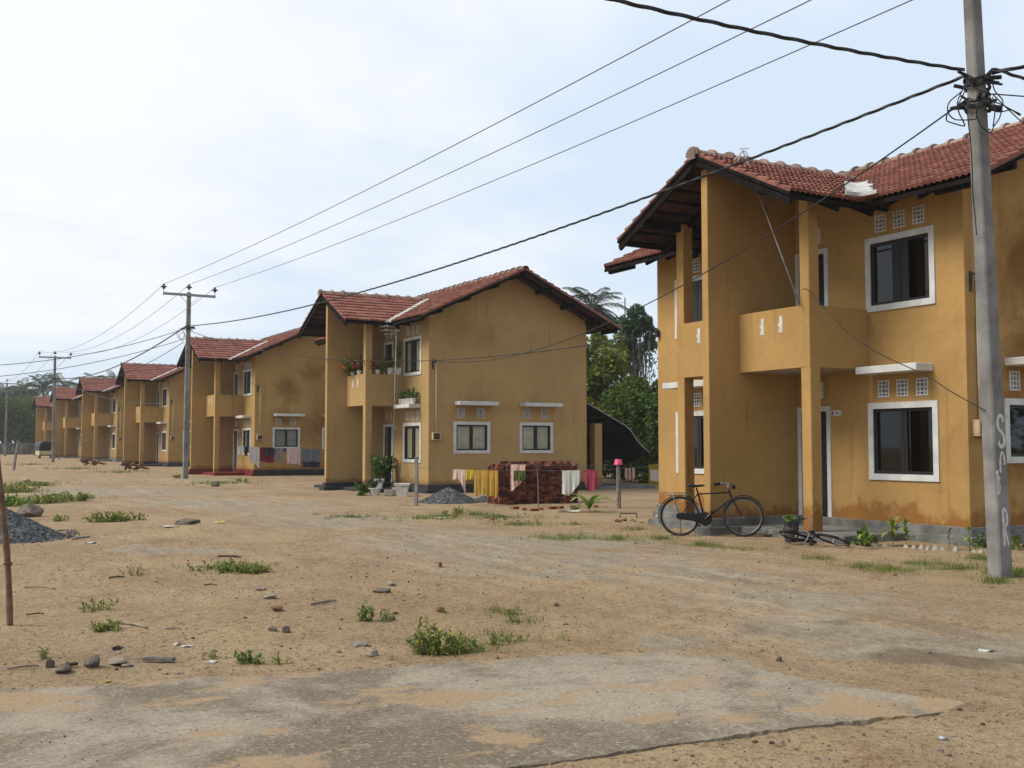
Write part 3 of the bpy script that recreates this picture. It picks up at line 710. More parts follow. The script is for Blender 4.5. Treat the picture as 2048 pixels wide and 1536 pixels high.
def valley_mesh(s, wide):
    mb = MB(); y0 = s*PW; a = Vector((EXF, y0, mz(EXF))); b = Vector((PTIP, 0, PZ))
    n = 14; vs = []; rg = random.Random(5)
    if wide:      # broad cement patch over the lower end of the valley
        cols = 9
        for i in range(n+1):
            t = -.055+.60*i/n; c = a.lerp(b, t); wl, wr = .34+.03*rg.uniform(-1, 1), .30+.06*rg.uniform(-1, 1)-.08*i/n
            zc = max(mz(EXF)-.02, min(mz(c.x), pz(c.y))) if i else mz(EXF)-.03
            L_, R_ = Vector((c.x-wl, c.y, zc+.115)), Vector((c.x, c.y+s*wr, zc+.115))
            for j in range(cols):
                u = j/(cols-1); p = L_.lerp(R_, u)+Vector((.13, -s*.13, 0))*math.sin(math.pi*u)*.8
                vs.append((p.x, p.y, p.z+.004*rg.uniform(-1, 1)))
        m_ = cols
    else:
        cols = 5
        for i in range(n+1):
            t = -.035+1.03*i/n; c = a.lerp(b, t)
            for j in range(cols):
                q = (j/(cols-1)-.5)*2; wv = .13
                p = c+Vector((q*wv if q < 0 else 0, q*wv*s if q > 0 else 0, 0))
                vs.append((p.x, p.y, max(mz(p.x), pz(p.y))+.075-.02*abs(q)))
        m_ = cols
    top = len(vs); vs2 = [(x, y, z-.06) for x, y, z in vs]
    fs = []
    for i in range(n):
        for j in range(m_-1):
            q = (i*m_+j, i*m_+j+1, (i+1)*m_+j+1, (i+1)*m_+j); fs.append(q); fs.append(tuple(top+k for k in reversed(q)))
    ed = [(0, j) for j in range(m_)]+[(i, m_-1) for i in range(1, n+1)]+[(n, j) for j in range(m_-2, -1, -1)]+[(i, 0) for i in range(n-1, 0, -1)]
    ed = [i*m_+j for i, j in ed]
    for k in range(len(ed)): a_, b_ = ed[k], ed[(k+1) % len(ed)]; fs.append((a_, b_, top+b_, top+a_))
    mb.add(vs+vs2, fs); return mb.mesh('valley_flashing', smooth=False)
def meterbox(x, z):
    mb = MB(); y = Y0
    mb.box(x-.15, x+.15, y-.13, y, z-.13, z-.09); mb.box(x-.15, x+.15, y-.13, y, z+.09, z+.13); mb.box(x-.15, x-.11, y-.13, y, z-.09, z+.09); mb.box(x+.11, x+.15, y-.13, y, z-.09, z+.09)
    mb.cur = 1; mb.box(x-.09, x+.09, y-.07, y-.005, z-.085, z+.085); mb.lathe([(.05, 0), (.05, .03), (0, .03)], 10, (x, y-.09, z-.015)); return mb
def house(Y, dx, dz, label, wallmat, plinthmat, curtains=None, wide_valley=False, full=True, sign=True):
    o = thing('house', label, 'house', (14.6+dx, 15.1+Y, dz), 0, 'two storey houses along the track')
    part('wall', 'wall', wall_mesh, wallmat, o)
    part('plinth', 'plinth', plinth_mesh, plinthmat, o)
    part('fin_wall', 'fin', fin_mesh, wallmat, o)
    for k, y in (('cr', -1.72), ('cl', 1.63)): part('column', k, lambda y=y: column_mesh(y), wallmat, o)
    for s in (-1, 1):
        b = part('balcony', ('bal', s), lambda s=s: balcony_mesh(s), wallmat, o)
        part('balcony_floor', ('bf', s), lambda s=s: balc_floor(s), M['soffit'], b)
        for u in ((-.70, -1.16) if s < 0 else (.55, 1.05)):
            part('vent_slot', ('vs', u), lambda u=u: slotmesh(lambda a, n_, z: (-1.405-n_, a, z), u, 3.52), M['white'], b)
    r = part('roof', 'rmain', lambda: tiles_mesh('main'), M['tile'], o)
    part('ridge_caps', 'cmain', lambda: caps_mesh('main'), M['ridge'], r)
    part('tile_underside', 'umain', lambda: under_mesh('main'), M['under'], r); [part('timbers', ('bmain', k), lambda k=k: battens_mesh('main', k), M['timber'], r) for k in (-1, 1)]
    p = part('porch_roof', 'rporch', lambda: tiles_mesh('porch'), M['tile'], o)
    part('ridge_caps', 'cporch', lambda: caps_mesh('porch'), M['ridge'], p)
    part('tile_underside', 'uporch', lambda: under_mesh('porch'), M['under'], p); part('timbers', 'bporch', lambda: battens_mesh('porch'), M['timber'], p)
    part('valley_flashing', ('vf', -1, wide_valley), lambda: valley_mesh(-1, wide_valley), M['mortar'], p)
    part('valley_flashing', ('vf', 1, False), lambda: valley_mesh(1, False), M['mortar'], p)
    for i, wv in enumerate(wins()):
        s = part('window', ('w', i), lambda wv=wv: surround(*wv), M['white'], o)
        part('frame', ('wf', i), lambda wv=wv: sash(*wv), M['frame'], s)
        part('pane', ('wp', i), lambda wv=wv: panes(*wv), M['glass'] if curtains else M['glass_dark'], s)
        if curtains: part('curtain', ('wc', i), lambda wv=wv, i=i: curtain(*wv, i), curtains, s)
    for i, v in enumerate(VENTS): part('vent', ('v', i), lambda v=v: lattice(*v), M['white'], o)
    for i, d in enumerate(DOORS):
        s = part('door', ('d', i), lambda d=d: door_surround(*d), M['white'], o)
        part('leaf', ('dl', i), lambda d=d: door_leaf(*d), M['door'], s)
    for u in (-.70, -.36, .36, .72):
        for z in (2.42, 5.27): part('vent_slot', ('vd', u, z), lambda u=u, z=z: slotmesh(Tm('F'), u, z, .30, .085), M['white'], o)
    for k, (pl, a, b, z) in enumerate((('F', -3.17, -1.90, 2.78), ('F', 2.1, 3.5, 2.78), ('G', .92, 2.37, 2.86), ('G', 3.40, 4.87, 2.86))):
        part('canopy', ('cn', k), lambda pl=pl, a=a, b=b, z=z: canopy(pl, a, b, z), M['white'], o)
    if full:
        mx, mzv = .25, 1.84
        me = cached('meter', lambda: meterbox(mx, mzv).mesh('meter_box', [M['cream'], M['frame']], bevel=.005)); link('meter_box', me, o)
        part('conduit', 'conduit', lambda: MB().tube([(.20, Y0-.10, 4.20), (.22, Y0-.08, 4.26), (.25, Y0-.03, 4.2), (.245, Y0-.03, 3.2), (.25, Y0-.03, 1.97)], .020, 7).mesh('conduit', smooth=True), M['pvc'], o)
        part('cable_bracket', 'bracket', lambda: MB().box(.11, .16, Y0-.02, Y0, 4.02, 4.34).box(.12, .15, Y0-.22, Y0-.02, 4.27, 4.31).lathe([(.0, 0), (.045, .01), (.05, .05), (.03, .09), (0, .1)], 8, (.135, Y0-.2, 4.20)).mesh('cable_bracket'), M['metal'], o)
    if sign:
        mb = MB(); mb.box(-.012, .0, -1.17, -.93, 2.10, 2.20); mb.cur = 1; mb.box(-.014, -.012, -.985, -.955, 2.115, 2.185); mb.cur = 2; mb.box(-.014, -.012, -1.12, -1.03, 2.135, 2.165)
        sg = cached('sign', lambda: mb.mesh('number_plate', [M['white'], mat('red_mark', (.4, .03, .03)), mat('grey_mark', (.25, .25, .3))])); link('number_plate', sg, o)
    return o
E1 = (4.2, 1, 0)
wm1 = plaster('orange_ochre_plaster', (0.395, 0.240, 0.086), (0.15, 0.052, 0.010), [(1.5, Y0, 1.6, 1.6), (1.4, Y0, 4.6, 1.3), (1.6, Y0, 3.2, 1.3), (2.2, Y0, 1.2, 1.5), (3.6, Y0, 3, 2.5)], 0.42, (0.20, 0.075, 0.013), 1.0, .13, .8)
wm2 = plaster('pale_ochre_plaster', (0.40, 0.264, 0.112), (0.20, 0.105, 0.030), [(1.6, Y0, 3.15, .75), (4.0, Y0, 3.1, .5), (2.2, Y0, 5.2, .7), (1.2, Y0, 5.4, .8)], 0.22, (0.20, 0.11, 0.045), 2.0, 0.12, 0.42)
wm3 = plaster('stained_ochre_plaster', (0.375, 0.233, 0.084), (0.155, 0.066, 0.014), [(1.6, Y0, 4.2, .8), (3.0, Y0, 5.0, 1.0), (3.9, Y0, 4.2, 1.4), (4.6, Y0, 3, 2.0), (1.2, Y0, 2.8, .7), (3.2, Y0, 2.2, 1.2), (4.4, Y0, 1.2, 1.3), (2.9, Y0, .8, .9), (5.4, Y0, 4.4, 1.5)], 0.22, (0.24, 0.10, 0.02), 3.0)
wm4 = plaster('plain_ochre_plaster', (0.385, 0.24, 0.088), (0.26, 0.11, 0.022), [(.9, Y0, 5.0, .6), (1.4, Y0, 3.6, .6)], 0.22, None, 4.0)
cur2 = cloth_mat('beige_net_curtain', (0.74, 0.64, 0.46)); cur3 = cloth_mat('grey_net_curtain', (0.5, 0.5, 0.5))
house(0, .04, 0, 'nearest orange ochre house, white cement patch on its roof valley, bicycle leaning outside', wm1, M['plinth'], None, True)
house(20.45, .25, .04, 'ochre house with flowers on its balcony and potted plants on its window canopy', wm2, M['plinth_dark'], cur2)
h3 = house(39.85, .15, .15, 'ochre house with brown damp stains and a red painted porch plinth', wm3, M['plinth_dark'], cur3)
# the porch end of that plinth is painted red oxide
mb = MB(); mb.box(-.115, -.036, Y0-.108, 2.4, -.4, .142); mb.box(-.05, -.036, Y0-.045, 2.4, .142, .286); mb.box(-1.575, -.116, -2.675, -.255, -.4, .137); mb.box(-2.265, -.116, -.255, .255, -.4, .141); mb.box(-2.185, -.116, -.165, .165, .142, .286)
mb.build('red_plinth', M['plinth_red'], h3)
house(60.55, .5, .25, 'ochre house behind the middle power pole with a cream conduit and black plinth', wm4, M['plinth_dark'], cur3, False, True, False)
house(79.2, .4, .34, 'fifth ochre house from the camera, grey plinth, just right of the far power pole', wm4, M['plinth'], None, False, True, False)
house(97.4, .45, .41, 'ochre house half hidden behind the third power pole', wm4, M['plinth'], None, False, False, False)
house(121.5, 1.2, .50, 'farthest ochre house, only its porch gable and fin wall showing beside the trees', wm4, M['plinth'], None, False, False, False)

# ------------------------------------------------------------------ poles and wires
def span(a, b, sag, n=28):
    a, b = Vector(a), Vector(b); return [a.lerp(b, i/n)-Vector((0, 0, sag*4*(i/n)*(1-i/n))) for i in range(n+1)]
def smooth(pts, k=6):
    pts = [Vector(p) for p in pts]; out = []
    for i in range(len(pts)-1):
        p0, p1, p2, p3 = pts[max(i-1, 0)], pts[i], pts[i+1], pts[min(i+2, len(pts)-1)]
        for j in range(k):
            t = j/k; out.append(0.5*((2*p1)+(p2-p0)*t+(2*p0-5*p1+4*p2-p3)*t*t+(3*p1-p0-3*p2+p3)*t**3))
    return out+[pts[-1]]
def pole(x, y, zb, ztop, lean, label):
    o = thing('power_pole', label, 'pole', (x, y, zb), 0, 'concrete power poles along the track'); h = ztop-zb
    lx, ly = lean; mb = MB(); vs = []; n = 16
    for i in range(n+1):
        t = i/n; z = -.6+(h+.6)*t; s = 1-.26*t; ox, oy = lx*max(z, 0)/h, ly*max(z, 0)/h; a, b, c = .118*s, .094*s, .018
        for (px, py) in ((-a, -b+c), (-a+c, -b), (a-c, -b), (a, -b+c), (a, b-c), (a-c, b), (-a+c, b), (-a, b-c)): vs.append((ox+px, oy+py, z))
    fs = [(i*8+k, i*8+(k+1) % 8, (i+1)*8+(k+1) % 8, (i+1)*8+k) for i in range(n) for k in range(8)]+[tuple(n*8+k for k in range(8))]
    mb.add(vs, fs); mb.build('shaft', M['concrete'], o)
    q = MB()
    for k in range(int(h/.24)):
        z = 1.0+k*.24
        if z < h-.3: s = 1-.26*z/h; q.lathe([(.008, 0), (.008, .004)], 6, (lx*z/h+(-.03 if k % 2 else .035)*1.0, ly*z/h-.096*s, z))
    arm = MB(); za = h-.12; arm.box(lx-1.15, lx+1.15, ly-.16, ly-.075, za-.06, za+.05)
    a = arm.build('crossarm', M['galv'], o, bevel=.006)
    br = MB()
    for s in (-1, 1): br.beam((lx+s*.08, ly-.11, za-.40), (lx+s*.42, ly-.12, za-.05), .04, .012)
    br.build('brace', M['galv'], a)
    for k, dx in enumerate((-1.12, 0, 1.12)):
        zz = za+.05 if dx else h
        yy = ly-.118 if dx else ly
        ins = MB(); ins.tube([(lx+dx, yy, zz-.14 if dx else zz-.02), (lx+dx, yy, zz+.16)], .014, 6)
        ins.lathe([(0, .14), (.07, .15), (.075, .17), (.05, .19), (.05, .20), (.135, .22), (.14, .25), (.06, .29), (.05, .32), (.055, .36), (.03, .37), (0, .37)], 12, (lx+dx, yy, zz))
        ins.build('insulator', M['insul'], o)
    return o, [Vector((x+lx+dx, y+ly-(.118 if dx else 0), zb+(za+.05 if dx else h)+.36)) for dx in (-1.12, 0, 1.12)]
P1 = at(2001, 1156); p1, I1 = pole(P1.x, P1.y, P1.z, 7.55, (-.155, .085), 'nearest concrete power pole, painted with white letters S and R')
p2, I2 = pole(11.03, 48.9, gh(11.03, 48.9), 8.42, (.02, 0), 'concrete power pole with crossarm in front of the damp stained house')
p3, I3 = pole(10.22, 89.5, gh(10.22, 89.5), 8.5, (-.03, 0), 'third concrete power pole, beside the parked three wheeler')
p4, I4 = pole(9.85, 128, gh(9.85, 128), 8.43, (0, 0), 'farthest concrete power pole, at the left edge of the photo')
def cable(name, label, pts, r, m, group=None, lobes=0, n=6):
    mb = MB(); mb.tube(pts, r, 12 if lobes else n, twist=5.5 if lobes else 0, lobes=lobes)
    return tag(mb.build(name, m, None, smooth=True, fix=False), label, 'wire', group)
pos = ('left', 'middle', 'right')
for k in range(3):
    cable('overhead_wire', f'bare overhead wire on the {pos[k]} insulator, nearest span rising to the top of the photo', span(I1[k], I2[k], .25), .009, M['wire'], 'bare overhead wires')
    cable('overhead_wire', f'bare overhead wire on the {pos[k]} insulators from second pole to third', span(I2[k], I3[k], 1.0), .010, M['wire'], 'bare overhead wires')
    cable('overhead_wire', f'bare overhead wire on the {pos[k]} insulators between the two farthest poles', span(I3[k], I4[k], 1.0), .012, M['wire'], 'bare overhead wires')
Y1P = P1.y
A = lambda x, y, d=0.0: onY(x, y, Y1P+d)
c1 = A(1930, 152, .1); c2 = onY(372, 652, 48.85); c3 = onY(112, 756, 89.4)
TW = 'twisted supply cables'
def dense(a, b, sag, step=.07):
    L = (Vector(a)-Vector(b)).length; return span(a, b, sag, int(min(600, L/step)))
cable('twisted_cable', 'thick twisted black cable sagging from nearest pole to the second pole', dense(c1, c2, .62), .0175, M['cable'], TW, 3)
cable('twisted_cable', 'thick twisted black cable from nearest pole up to the top edge of the photo', dense(A(1928, 140, -.05), (-7.5, 8.2, 6.75), .52), .0175, M['cable'], TW, 3)
cable('twisted_cable', 'twisted black cable leaving the nearest pole upwards to the right edge', dense(A(1990, 138, .0), (26, 10.0, 7.6), .3), .0175, M['cable'], TW, 3)
cable('twisted_cable', 'twisted black cable leaving the nearest pole downwards to the right edge', dense(A(1984, 146, -.05), (16.5, -20, 6.2), .5, .12), .020, M['cable'], TW, 3)
cable('twisted_cable', 'twisted black cable from second pole to third pole', dense(c2, c3, .75, .15), .026, M['cable'], TW, 3)
cable('service_wire', 'thin black service wire from nearest pole to the right edge', span(A(1985, 188, -.08), (24, 14, 7.4), .3), .008, M['cable'], 'service wires')
cable('service_wire', 'thin black service wire from nearest pole down to the right edge', span(A(1985, 188, -.1), (18, 4, 5.4), .1), .008, M['cable'], 'service wires')
hb2 = Vector((14.85+.135, 15.1+20.45+Y0-.2, .04+4.28))
cable('service_wire', 'service wire running from nearest pole to the bracket on the flowered house', span(A(1934, 198, .02), hb2, 1.0), .010, M['cable'], 'service wires')
hb1 = Vector((14.62, 19.30, 4.05))
cable('service_wire', 'service wire from second pole to the far corner of the nearest house', span(onY(380, 662, 48.9), hb1, .95), .012, M['cable'], 'service wires')
hb3 = Vector((14.75+.135, 15.1+39.85+Y0-.2, .15+4.28))
cable('service_wire', 'service wire from second pole to the bracket on the damp stained house', span(onY(380, 672, 48.9), hb3, .25), .010, M['wire'], 'service wires')
mbk = MB(); mbk.box(14.55, 14.61, 19.2, 19.28, 3.98, 4.14); mbk.tube([(14.58, 19.26, 4.05), (14.62, 19.32, 4.05)], .03, 8)
mbk.build('wall_hook', M['metal'], None); tag(bpy.data.objects['wall_hook'], 'dark cable hook on the far corner of the nearest house', 'hook')
cable('service_wire', 'upper of two wires running from second pole to the left edge', span(onY(368, 658, 48.8), deep(-60, 733, 44), .35), .014, M['cable'], 'service wires')
cable('service_wire', 'lower of two wires running from second pole to the left edge', span(onY(368, 678, 48.8), deep(-60, 757, 44), .3), .014, M['cable'], 'service wires')
cable('service_wire', 'slack wire below the twisted cable from second pole to third pole', span(onY(368, 684, 48.8), onY(112, 758, 89.4), .9), .014, M['cable'], 'service wires')
hb4 = Vector((15.1+.135, 15.1+60.55+Y0-.2, .25+4.28))
cable('service_wire', 'service wire from third pole to the house behind the middle pole', span(onY(113, 757, 89.4), onX(335, 806, 14.3), .6), .012, M['wire'], 'service wires')
cable('service_wire', 'sagging wire from third pole to the farthest pole', span(onY(106, 758, 89.4), onY(14, 778, 128), 1.4), .014, M['cable'], 'service wires')
# fittings of the poles
def clamp(o, z, r=.15, rnd=1):
    mb = MB(); rg = random.Random(rnd); h = z
    for k in range(16):
        a = rg.uniform(0, 6.28); q = Vector((math.cos(a)*.14, math.sin(a)*.12, z+rg.uniform(-.07, .06)))
        b = q+Vector((math.cos(a+rg.uniform(-.8, .8))*.18, math.sin(a)*.12, rg.uniform(-.05, .05))); mb.tube([q, b], rg.uniform(.014, .028), 6)
    for dz in (-.06, .02): mb.tube([(math.cos(t)*.155-.0, math.sin(t)*.13, z+dz+.02*math.sin(3*t)) for t in [2*math.pi*i/14 for i in range(14)]], .02, 6, closed=True)
    return mb
sh = Vector((-.115, .06, 0))
for z, k in ((5.93, 2), (5.66, 5)):
    mb = clamp(p1, z-P1.z, rnd=k); mb.v = [(v[0]+sh.x, v[1]+sh.y, v[2]) for v in mb.v]; mb.build('cable_clamp', M['metal'], p1)
for loop in ([(1936,166),(1926,190),(1912,215),(1897,222),(1893,240),(1905,246),(1928,252),(1927,244),(1918,225),(1915,205),(1922,186),(1932,168)],
             [(1934,164),(1924,182),(1899,204),(1896,224),(1908,238),(1926,240),(1944,239),(1953,236),(1952,215),(1945,200),(1934,196)],
             [(1972,196),(1956,208),(1953,225),(1960,248),(1975,263),(1983,264),(1988,252),(1999,236),(2004,215),(2005,200),(1990,182),(1984,162)],
             [(1978,192),(1986,202),(2005,210),(2024,220),(2040,228),(2038,230),(2022,220),(2006,223),(1990,222),(1984,205)],
             [(1938,168),(1950,176),(1965,182),(1974,186)], [(1985,194),(1990,215),(1988,240),(1986,252)],
             [(1934,200),(1936,240),(1941,280),(1944,330),(1946,390),(1950,430),(1953,470)]):
    pts = smooth([A(x, y, -.16-.05*math.sin(i)) for i, (x, y) in enumerate(loop)]); pts = [p-P1 for p in pts]
    MB().tube(pts, .0075, 6).build('cable_loop', M['cable'], p1, smooth=True, fix=False)
for (o, x, y, Yp, b) in ((p2, 372, 655, 48.8, Vector(p2.location)), (p3, 112, 757, 89.4, Vector(p3.location)), (p4, 13, 779, 127.9, Vector(p4.location))):
    z = onY(x, y, Yp).z-b.z; clamp(o, z, rnd=3).build('cable_clamp', M['metal'], o)
mb = MB()
for k in range(3):
    c = onY(361+2*k, 667+3*k, 48.7)-Vector(p2.location)
    mb.tube([c+Vector((math.cos(t)*(.16-.02*k), 0, math.sin(t)*(.24-.03*k))) for t in [2*math.pi*i/14 for i in range(14)]], .009, 5, closed=True)
mb.build('cable_loop', M['wire'], p2, smooth=True, fix=False)
# painted letters on the nearest pole: thin coats of white paint on the face turned to the track
M['pole_paint'] = mat('brushed_white_paint', (0.60, 0.59, 0.56), 0.9, 0.22, 30, col2=(0.45, 0.44, 0.42))
def stroke(mb, pts, wd, z0, x0, sx, sz):
    pts = smooth([(x, 0, z) for x, z in pts], 6); n = len(pts); vs = []
    for i, p in enumerate(pts):
        d = (pts[min(i+1, n-1)]-pts[max(i-1, 0)]).normalized(); nn = Vector((-d.z, 0, d.x)); wv = wd*(1+.18*math.sin(i*1.7))
        for s in (-1, 1):
            q = p*1.0; X = x0+q.x*sx+nn.x*wv*s; Z = z0+q.z*sz+nn.z*wv*s; k = Z/(7.55-P1.z); s_ = 1-.26*(Z+.6)/(7.55-P1.z+.6)
            vs.append((-.155*k+X, .085*k-.094*s_-.0025, Z)); vs.append((-.155*k+X, .085*k-.094*s_+.004, Z))
    fs = []
    for i in range(n-1):
        a, b = 4*i, 4*i+4; fs += [(a, a+2, b+2, b), (a, b, b+1, a+1), (a+2, a+3, b+3, b+2)]
    mb.add(vs, fs)
def letter(lines, wd, z0, x0, sx, sz, nm='painted_letter', lab=None):
    mb = MB()
    for l in lines: stroke(mb, l, wd, z0, x0, sx, sz)
    o = mb.build(nm, M['pole_paint'], p1)
    if lab: o['label'] = lab
zl = lambda y: A(2000, y).z-P1.z
S_ = [[(1, .82), (.75, .98), (.35, 1), (.05, .86), (.02, .68), (.25, .54), (.7, .44), (.98, .28), (.95, .1), (.6, 0), (.2, .02), (0, .16)]]
R_ = [[(0, 0), (0, .5), (0, 1)], [(0, 1), (.6, .98), (.9, .82), (.8, .62), (.4, .52), (.05, .5)], [(.25, .5), (.6, .25), (1, 0)]]
letter(S_, .022, zl(893), -.035, .105, zl(832)-zl(893), lab='white painted letter S')
letter(R_, .019, zl(1090), -.02, .075, zl(1018)-zl(1090), lab='white painted letter R, faint')
letter([[(.05, .35), (.1, .75), (.45, 1.0), (.85, .9), (.95, .6)]], .014, zl(966), -.03, .09, zl(905)-zl(966), 'paint_smear')
letter([[(0, 1), (.2, .6), (.15, .2)], [(.35, .8), (.45, .3)]], .018, zl(1000), -.085, .06, zl(940)-zl(1000), 'paint_smear')

# ------------------------------------------------------------------ bicycles
def bicycle(name, label, loc, M4):
    o = thing(name, label, 'bicycle', loc)
    rw, fw, r = Vector((0, 0, .345)), Vector((1.09, 0, .345)), .345
    def tb(*a, rr=.014): return [(Vector(p), rr) for p in a]
    def mk(nm, tubes, m, parent=o):
        mb = MB()
        for pts, rr in tubes: mb.tube(pts, rr, 8)
        return mb.build(nm, m, parent, smooth=True)
    sb, bb, ht, hb = Vector((.31, 0, .76)), Vector((.43, 0, .30)), Vector((.86, 0, .765)), Vector((.895, 0, .655))
    L = [([bb, sb, (.29, 0, .84)], .015), ([sb-Vector((0, 0, .03)), ht], .013), ([bb, hb], .016), ([ht+Vector((-.015, 0, .05)), ht, hb, hb+Vector((.01, 0, -.03))], .018)]
    for s in (-.055, .055): L += [([rw+Vector((0, s, 0)), bb+Vector((0, s*.5, 0))], .009), ([rw+Vector((0, s, 0)), sb+Vector((.0, s*.4, -.03))], .008)]
    mk('frame', L, M['black'])
    mk('fork', [(smooth([hb+Vector((.01, s*.6, 0)), (.94, s, .58), (1.02, s, .43), (1.09, s, .345)], 4), .011) for s in (-.05, .05)]+[([hb, ht+Vector((-.02, 0, .10))], .012)], M['black'])
    for c in (rw, fw):
        t = [2*math.pi*i/40 for i in range(40)]
        tyre = MB().tube([c+Vector((math.cos(a)*(r-.018), 0, math.sin(a)*(r-.018))) for a in t], .020, 8, closed=True).build('wheel', M['tyre'], o, smooth=True, fix=False)
        MB().tube([c+Vector((math.cos(a)*(r-.042), 0, math.sin(a)*(r-.042))) for a in t], .011, 6, closed=True).build('rim', M['chrome'], tyre, smooth=True, fix=False)
        mb = MB()
        for k in range(24):
            a = 2*math.pi*k/24; s = .025 if k % 2 else -.025
            mb.tube([c+Vector((math.cos(a+.35*(1 if k % 4 < 2 else -1))*.02, s, math.sin(a+.35)*.02)), c+Vector((math.cos(a)*(r-.045), 0, math.sin(a)*(r-.045)))], .0012, 3)
        mb.tube([c+Vector((0, -.06, 0)), c+Vector((0, .06, 0))], .02, 8); mb.build('spokes', M['chrome'], tyre, fix=False)
    for c, a0, a1, in ((rw, -.05, 3.5), (fw, .55, 2.9)):
        mb = MB(); n = 22; vs = []
        for i in range(n+1):
            a = a0+(a1-a0)*i/n
            if c is rw: a = .55+(3.55-.55)*i/n
            for w_, dr in ((-.03, -.008), (-.018, .008), (.018, .008), (.03, -.008)): vs.append(c+Vector((math.cos(a)*(r+.022+dr), w_, math.sin(a)*(r+.022+dr))))
        mb.add(vs, [(i*4+k, i*4+k+1, i*4+k+5, i*4+k+4) for i in range(n) for k in range(3)]); mb.build('mudguard', M['black'], o, smooth=True)
    mb = MB(); mb.lathe([(.0, 0), (.05, .0), (.11, .03), (.115, .06), (.06, .09), (0, .09)], 16)
    s = MB(); vs = []; prof = [(-.13, .085, .05), (-.11, .11, .06), (-.05, .10, .058), (.02, .055, .045), (.10, .028, .04), (.15, .022, .03), (.165, .01, .01)]
    for (x, hw, hz) in prof:
        for k in range(8): a = 2*math.pi*k/8; vs.append((.27+x, math.cos(a)*hw, .865+.012*abs(x)*8+math.sin(a)*hz*(1 if math.sin(a) > 0 else .75)*.6))
    s.add(vs, [(i*8+k, i*8+(k+1) % 8, (i+1)*8+(k+1) % 8, (i+1)*8+k) for i in range(len(prof)-1) for k in range(8)]+[tuple(range(8)), tuple(range(len(prof)*8-8, len(prof)*8))])
    s.tube([(.18, .05, .83), (.18, .05, .80), (.2, .04, .79)], .014, 6); s.tube([(.18, -.05, .83), (.18, -.05, .80)], .014, 6)
    s.build('saddle', M['leather'], o, smooth=True)
    hh = ht+Vector((-.03, 0, .12))
    mk('handlebar', [(smooth([hh+Vector((-.23, s*.24, .02)), hh+Vector((-.10, s*.28, .035)), hh+Vector((.05, s*.24, .03)), hh+Vector((.06, s*.10, .0)), hh], 4), .011) for s in (-1, 1)]+[([ht, hh], .013), ([hh+Vector((-.03,-.2,-.04)), hh+Vector((.03, -.06, -.05)), hh+Vector((.02,.1,-.05))], .005)], M['chrome'])
    for s in (-1, 1): MB().tube([hh+Vector((-.24, s*.238, .018)), hh+Vector((-.13, s*.272, .03))], .017, 8).build('grip', M['black'], o, smooth=True)
    mk('bell_lamp', [([hh+Vector((.07, 0, -.02)), hh+Vector((.13, 0, -.03))], .035)], M['black'])
    car = [([(-.28, y, .755), (.20, y, .745)], .006) for y in (-.07, 0, .07)]+[([(x, -.07, .755-.0), (x, .07, .755)], .006) for x in (-.28, -.14, 0, .14)]+[([(-.24, s*.07, .75), (-.27, s*.07, .71), (.1, s*.07, .70), (.22, s*.07, .745)], .005) for s in (-1, 1)]+[([(-.13, s*.075, .75), (0, s*.06, .345)], .006) for s in (-1, 1)]
    mk('carrier', car, M['chrome'])
    mb = MB(); prof2 = [(-.055, .0), (-.04, .045), (.0, .06)]; vs = []
    path = [(-.06, .345, .03), (-.03, .345, .05), (.0, .345, .058), (.2, .33, .062), (.33, .315, .085), (.43, .30, .125), (.52, .30, .09), (.555, .30, .04)]
    for (x, z, hz) in path:
        for (yy, kk) in ((-.075, -.8), (-.075, .8), (-.068, 1), (-.042, 1), (-.035, .8), (-.035, -.8), (-.042, -1), (-.068, -1)): vs.append((x, yy, z+hz*kk))
    mb.add(vs, [(i*8+k, i*8+(k+1) % 8, (i+1)*8+(k+1) % 8, (i+1)*8+k) for i in range(len(path)-1) for k in range(8)]+[tuple(range(8)), tuple(range(len(path)*8-8, len(path)*8))]); mb.build('chain_case', M['black'], o, smooth=False, bevel=.003)
    cr = mk('crank', [([bb+Vector((.13, -.10, .12)), bb+Vector((0, -.09, 0)), bb+Vector((0, .09, 0)), bb+Vector((-.12, .10, -.12))], .010)], M['chrome'])
    MB().obox(bb+Vector((.13, -.15, .12)), (.045, 0, 0), (0, .04, 0), (0, 0, .012)).obox(bb+Vector((-.12, .15, -.12)), (.045, 0, 0), (0, .04, 0), (0, 0, .012)).build('pedals', M['black'], cr)
    MB().tube([(0.0, -.05, .33), (.02, -.10, .03)], .009, 6).tube([(0.0, .05, .33), (.02, .10, .03)], .009, 6).build('stand', M['bamboo'], o)
    MB().lathe([(0, 0), (.028, 0), (.028, .015), (0, .02)], 10, (-.395, 0, .34)).build('reflector', M['white'], o)
    o.matrix_world = M4; return o
b0, b1 = at(1360, 1071), at(1481, 1074)
dx_ = (b1-b0).normalized(); yaw_b = math.atan2(dx_.y, dx_.x)
bicycle('bicycle', 'old black roadster bicycle leaning upright against the orange party wall', b0, Matrix.Translation(b0+Vector((0, 0, -.005))) @ Matrix.Rotation(yaw_b, 4, 'Z') @ Matrix.Rotation(R(-4), 4, 'X'))
fp = at(1606, 1087); fq = at(1690, 1092); d2 = (fq-fp); ya = math.atan2(d2.y, d2.x)
bicycle('bicycle', 'small black bicycle lying on its side beside the dark plant bucket', fp, Matrix.Translation(fp+Vector((0, 0, .07))) @ Matrix.Rotation(ya, 4, 'Z') @ Matrix.Rotation(R(68), 4, 'X') @ Matrix.Scale(.72, 4) @ Matrix.Translation((0, -.02, -.12)))

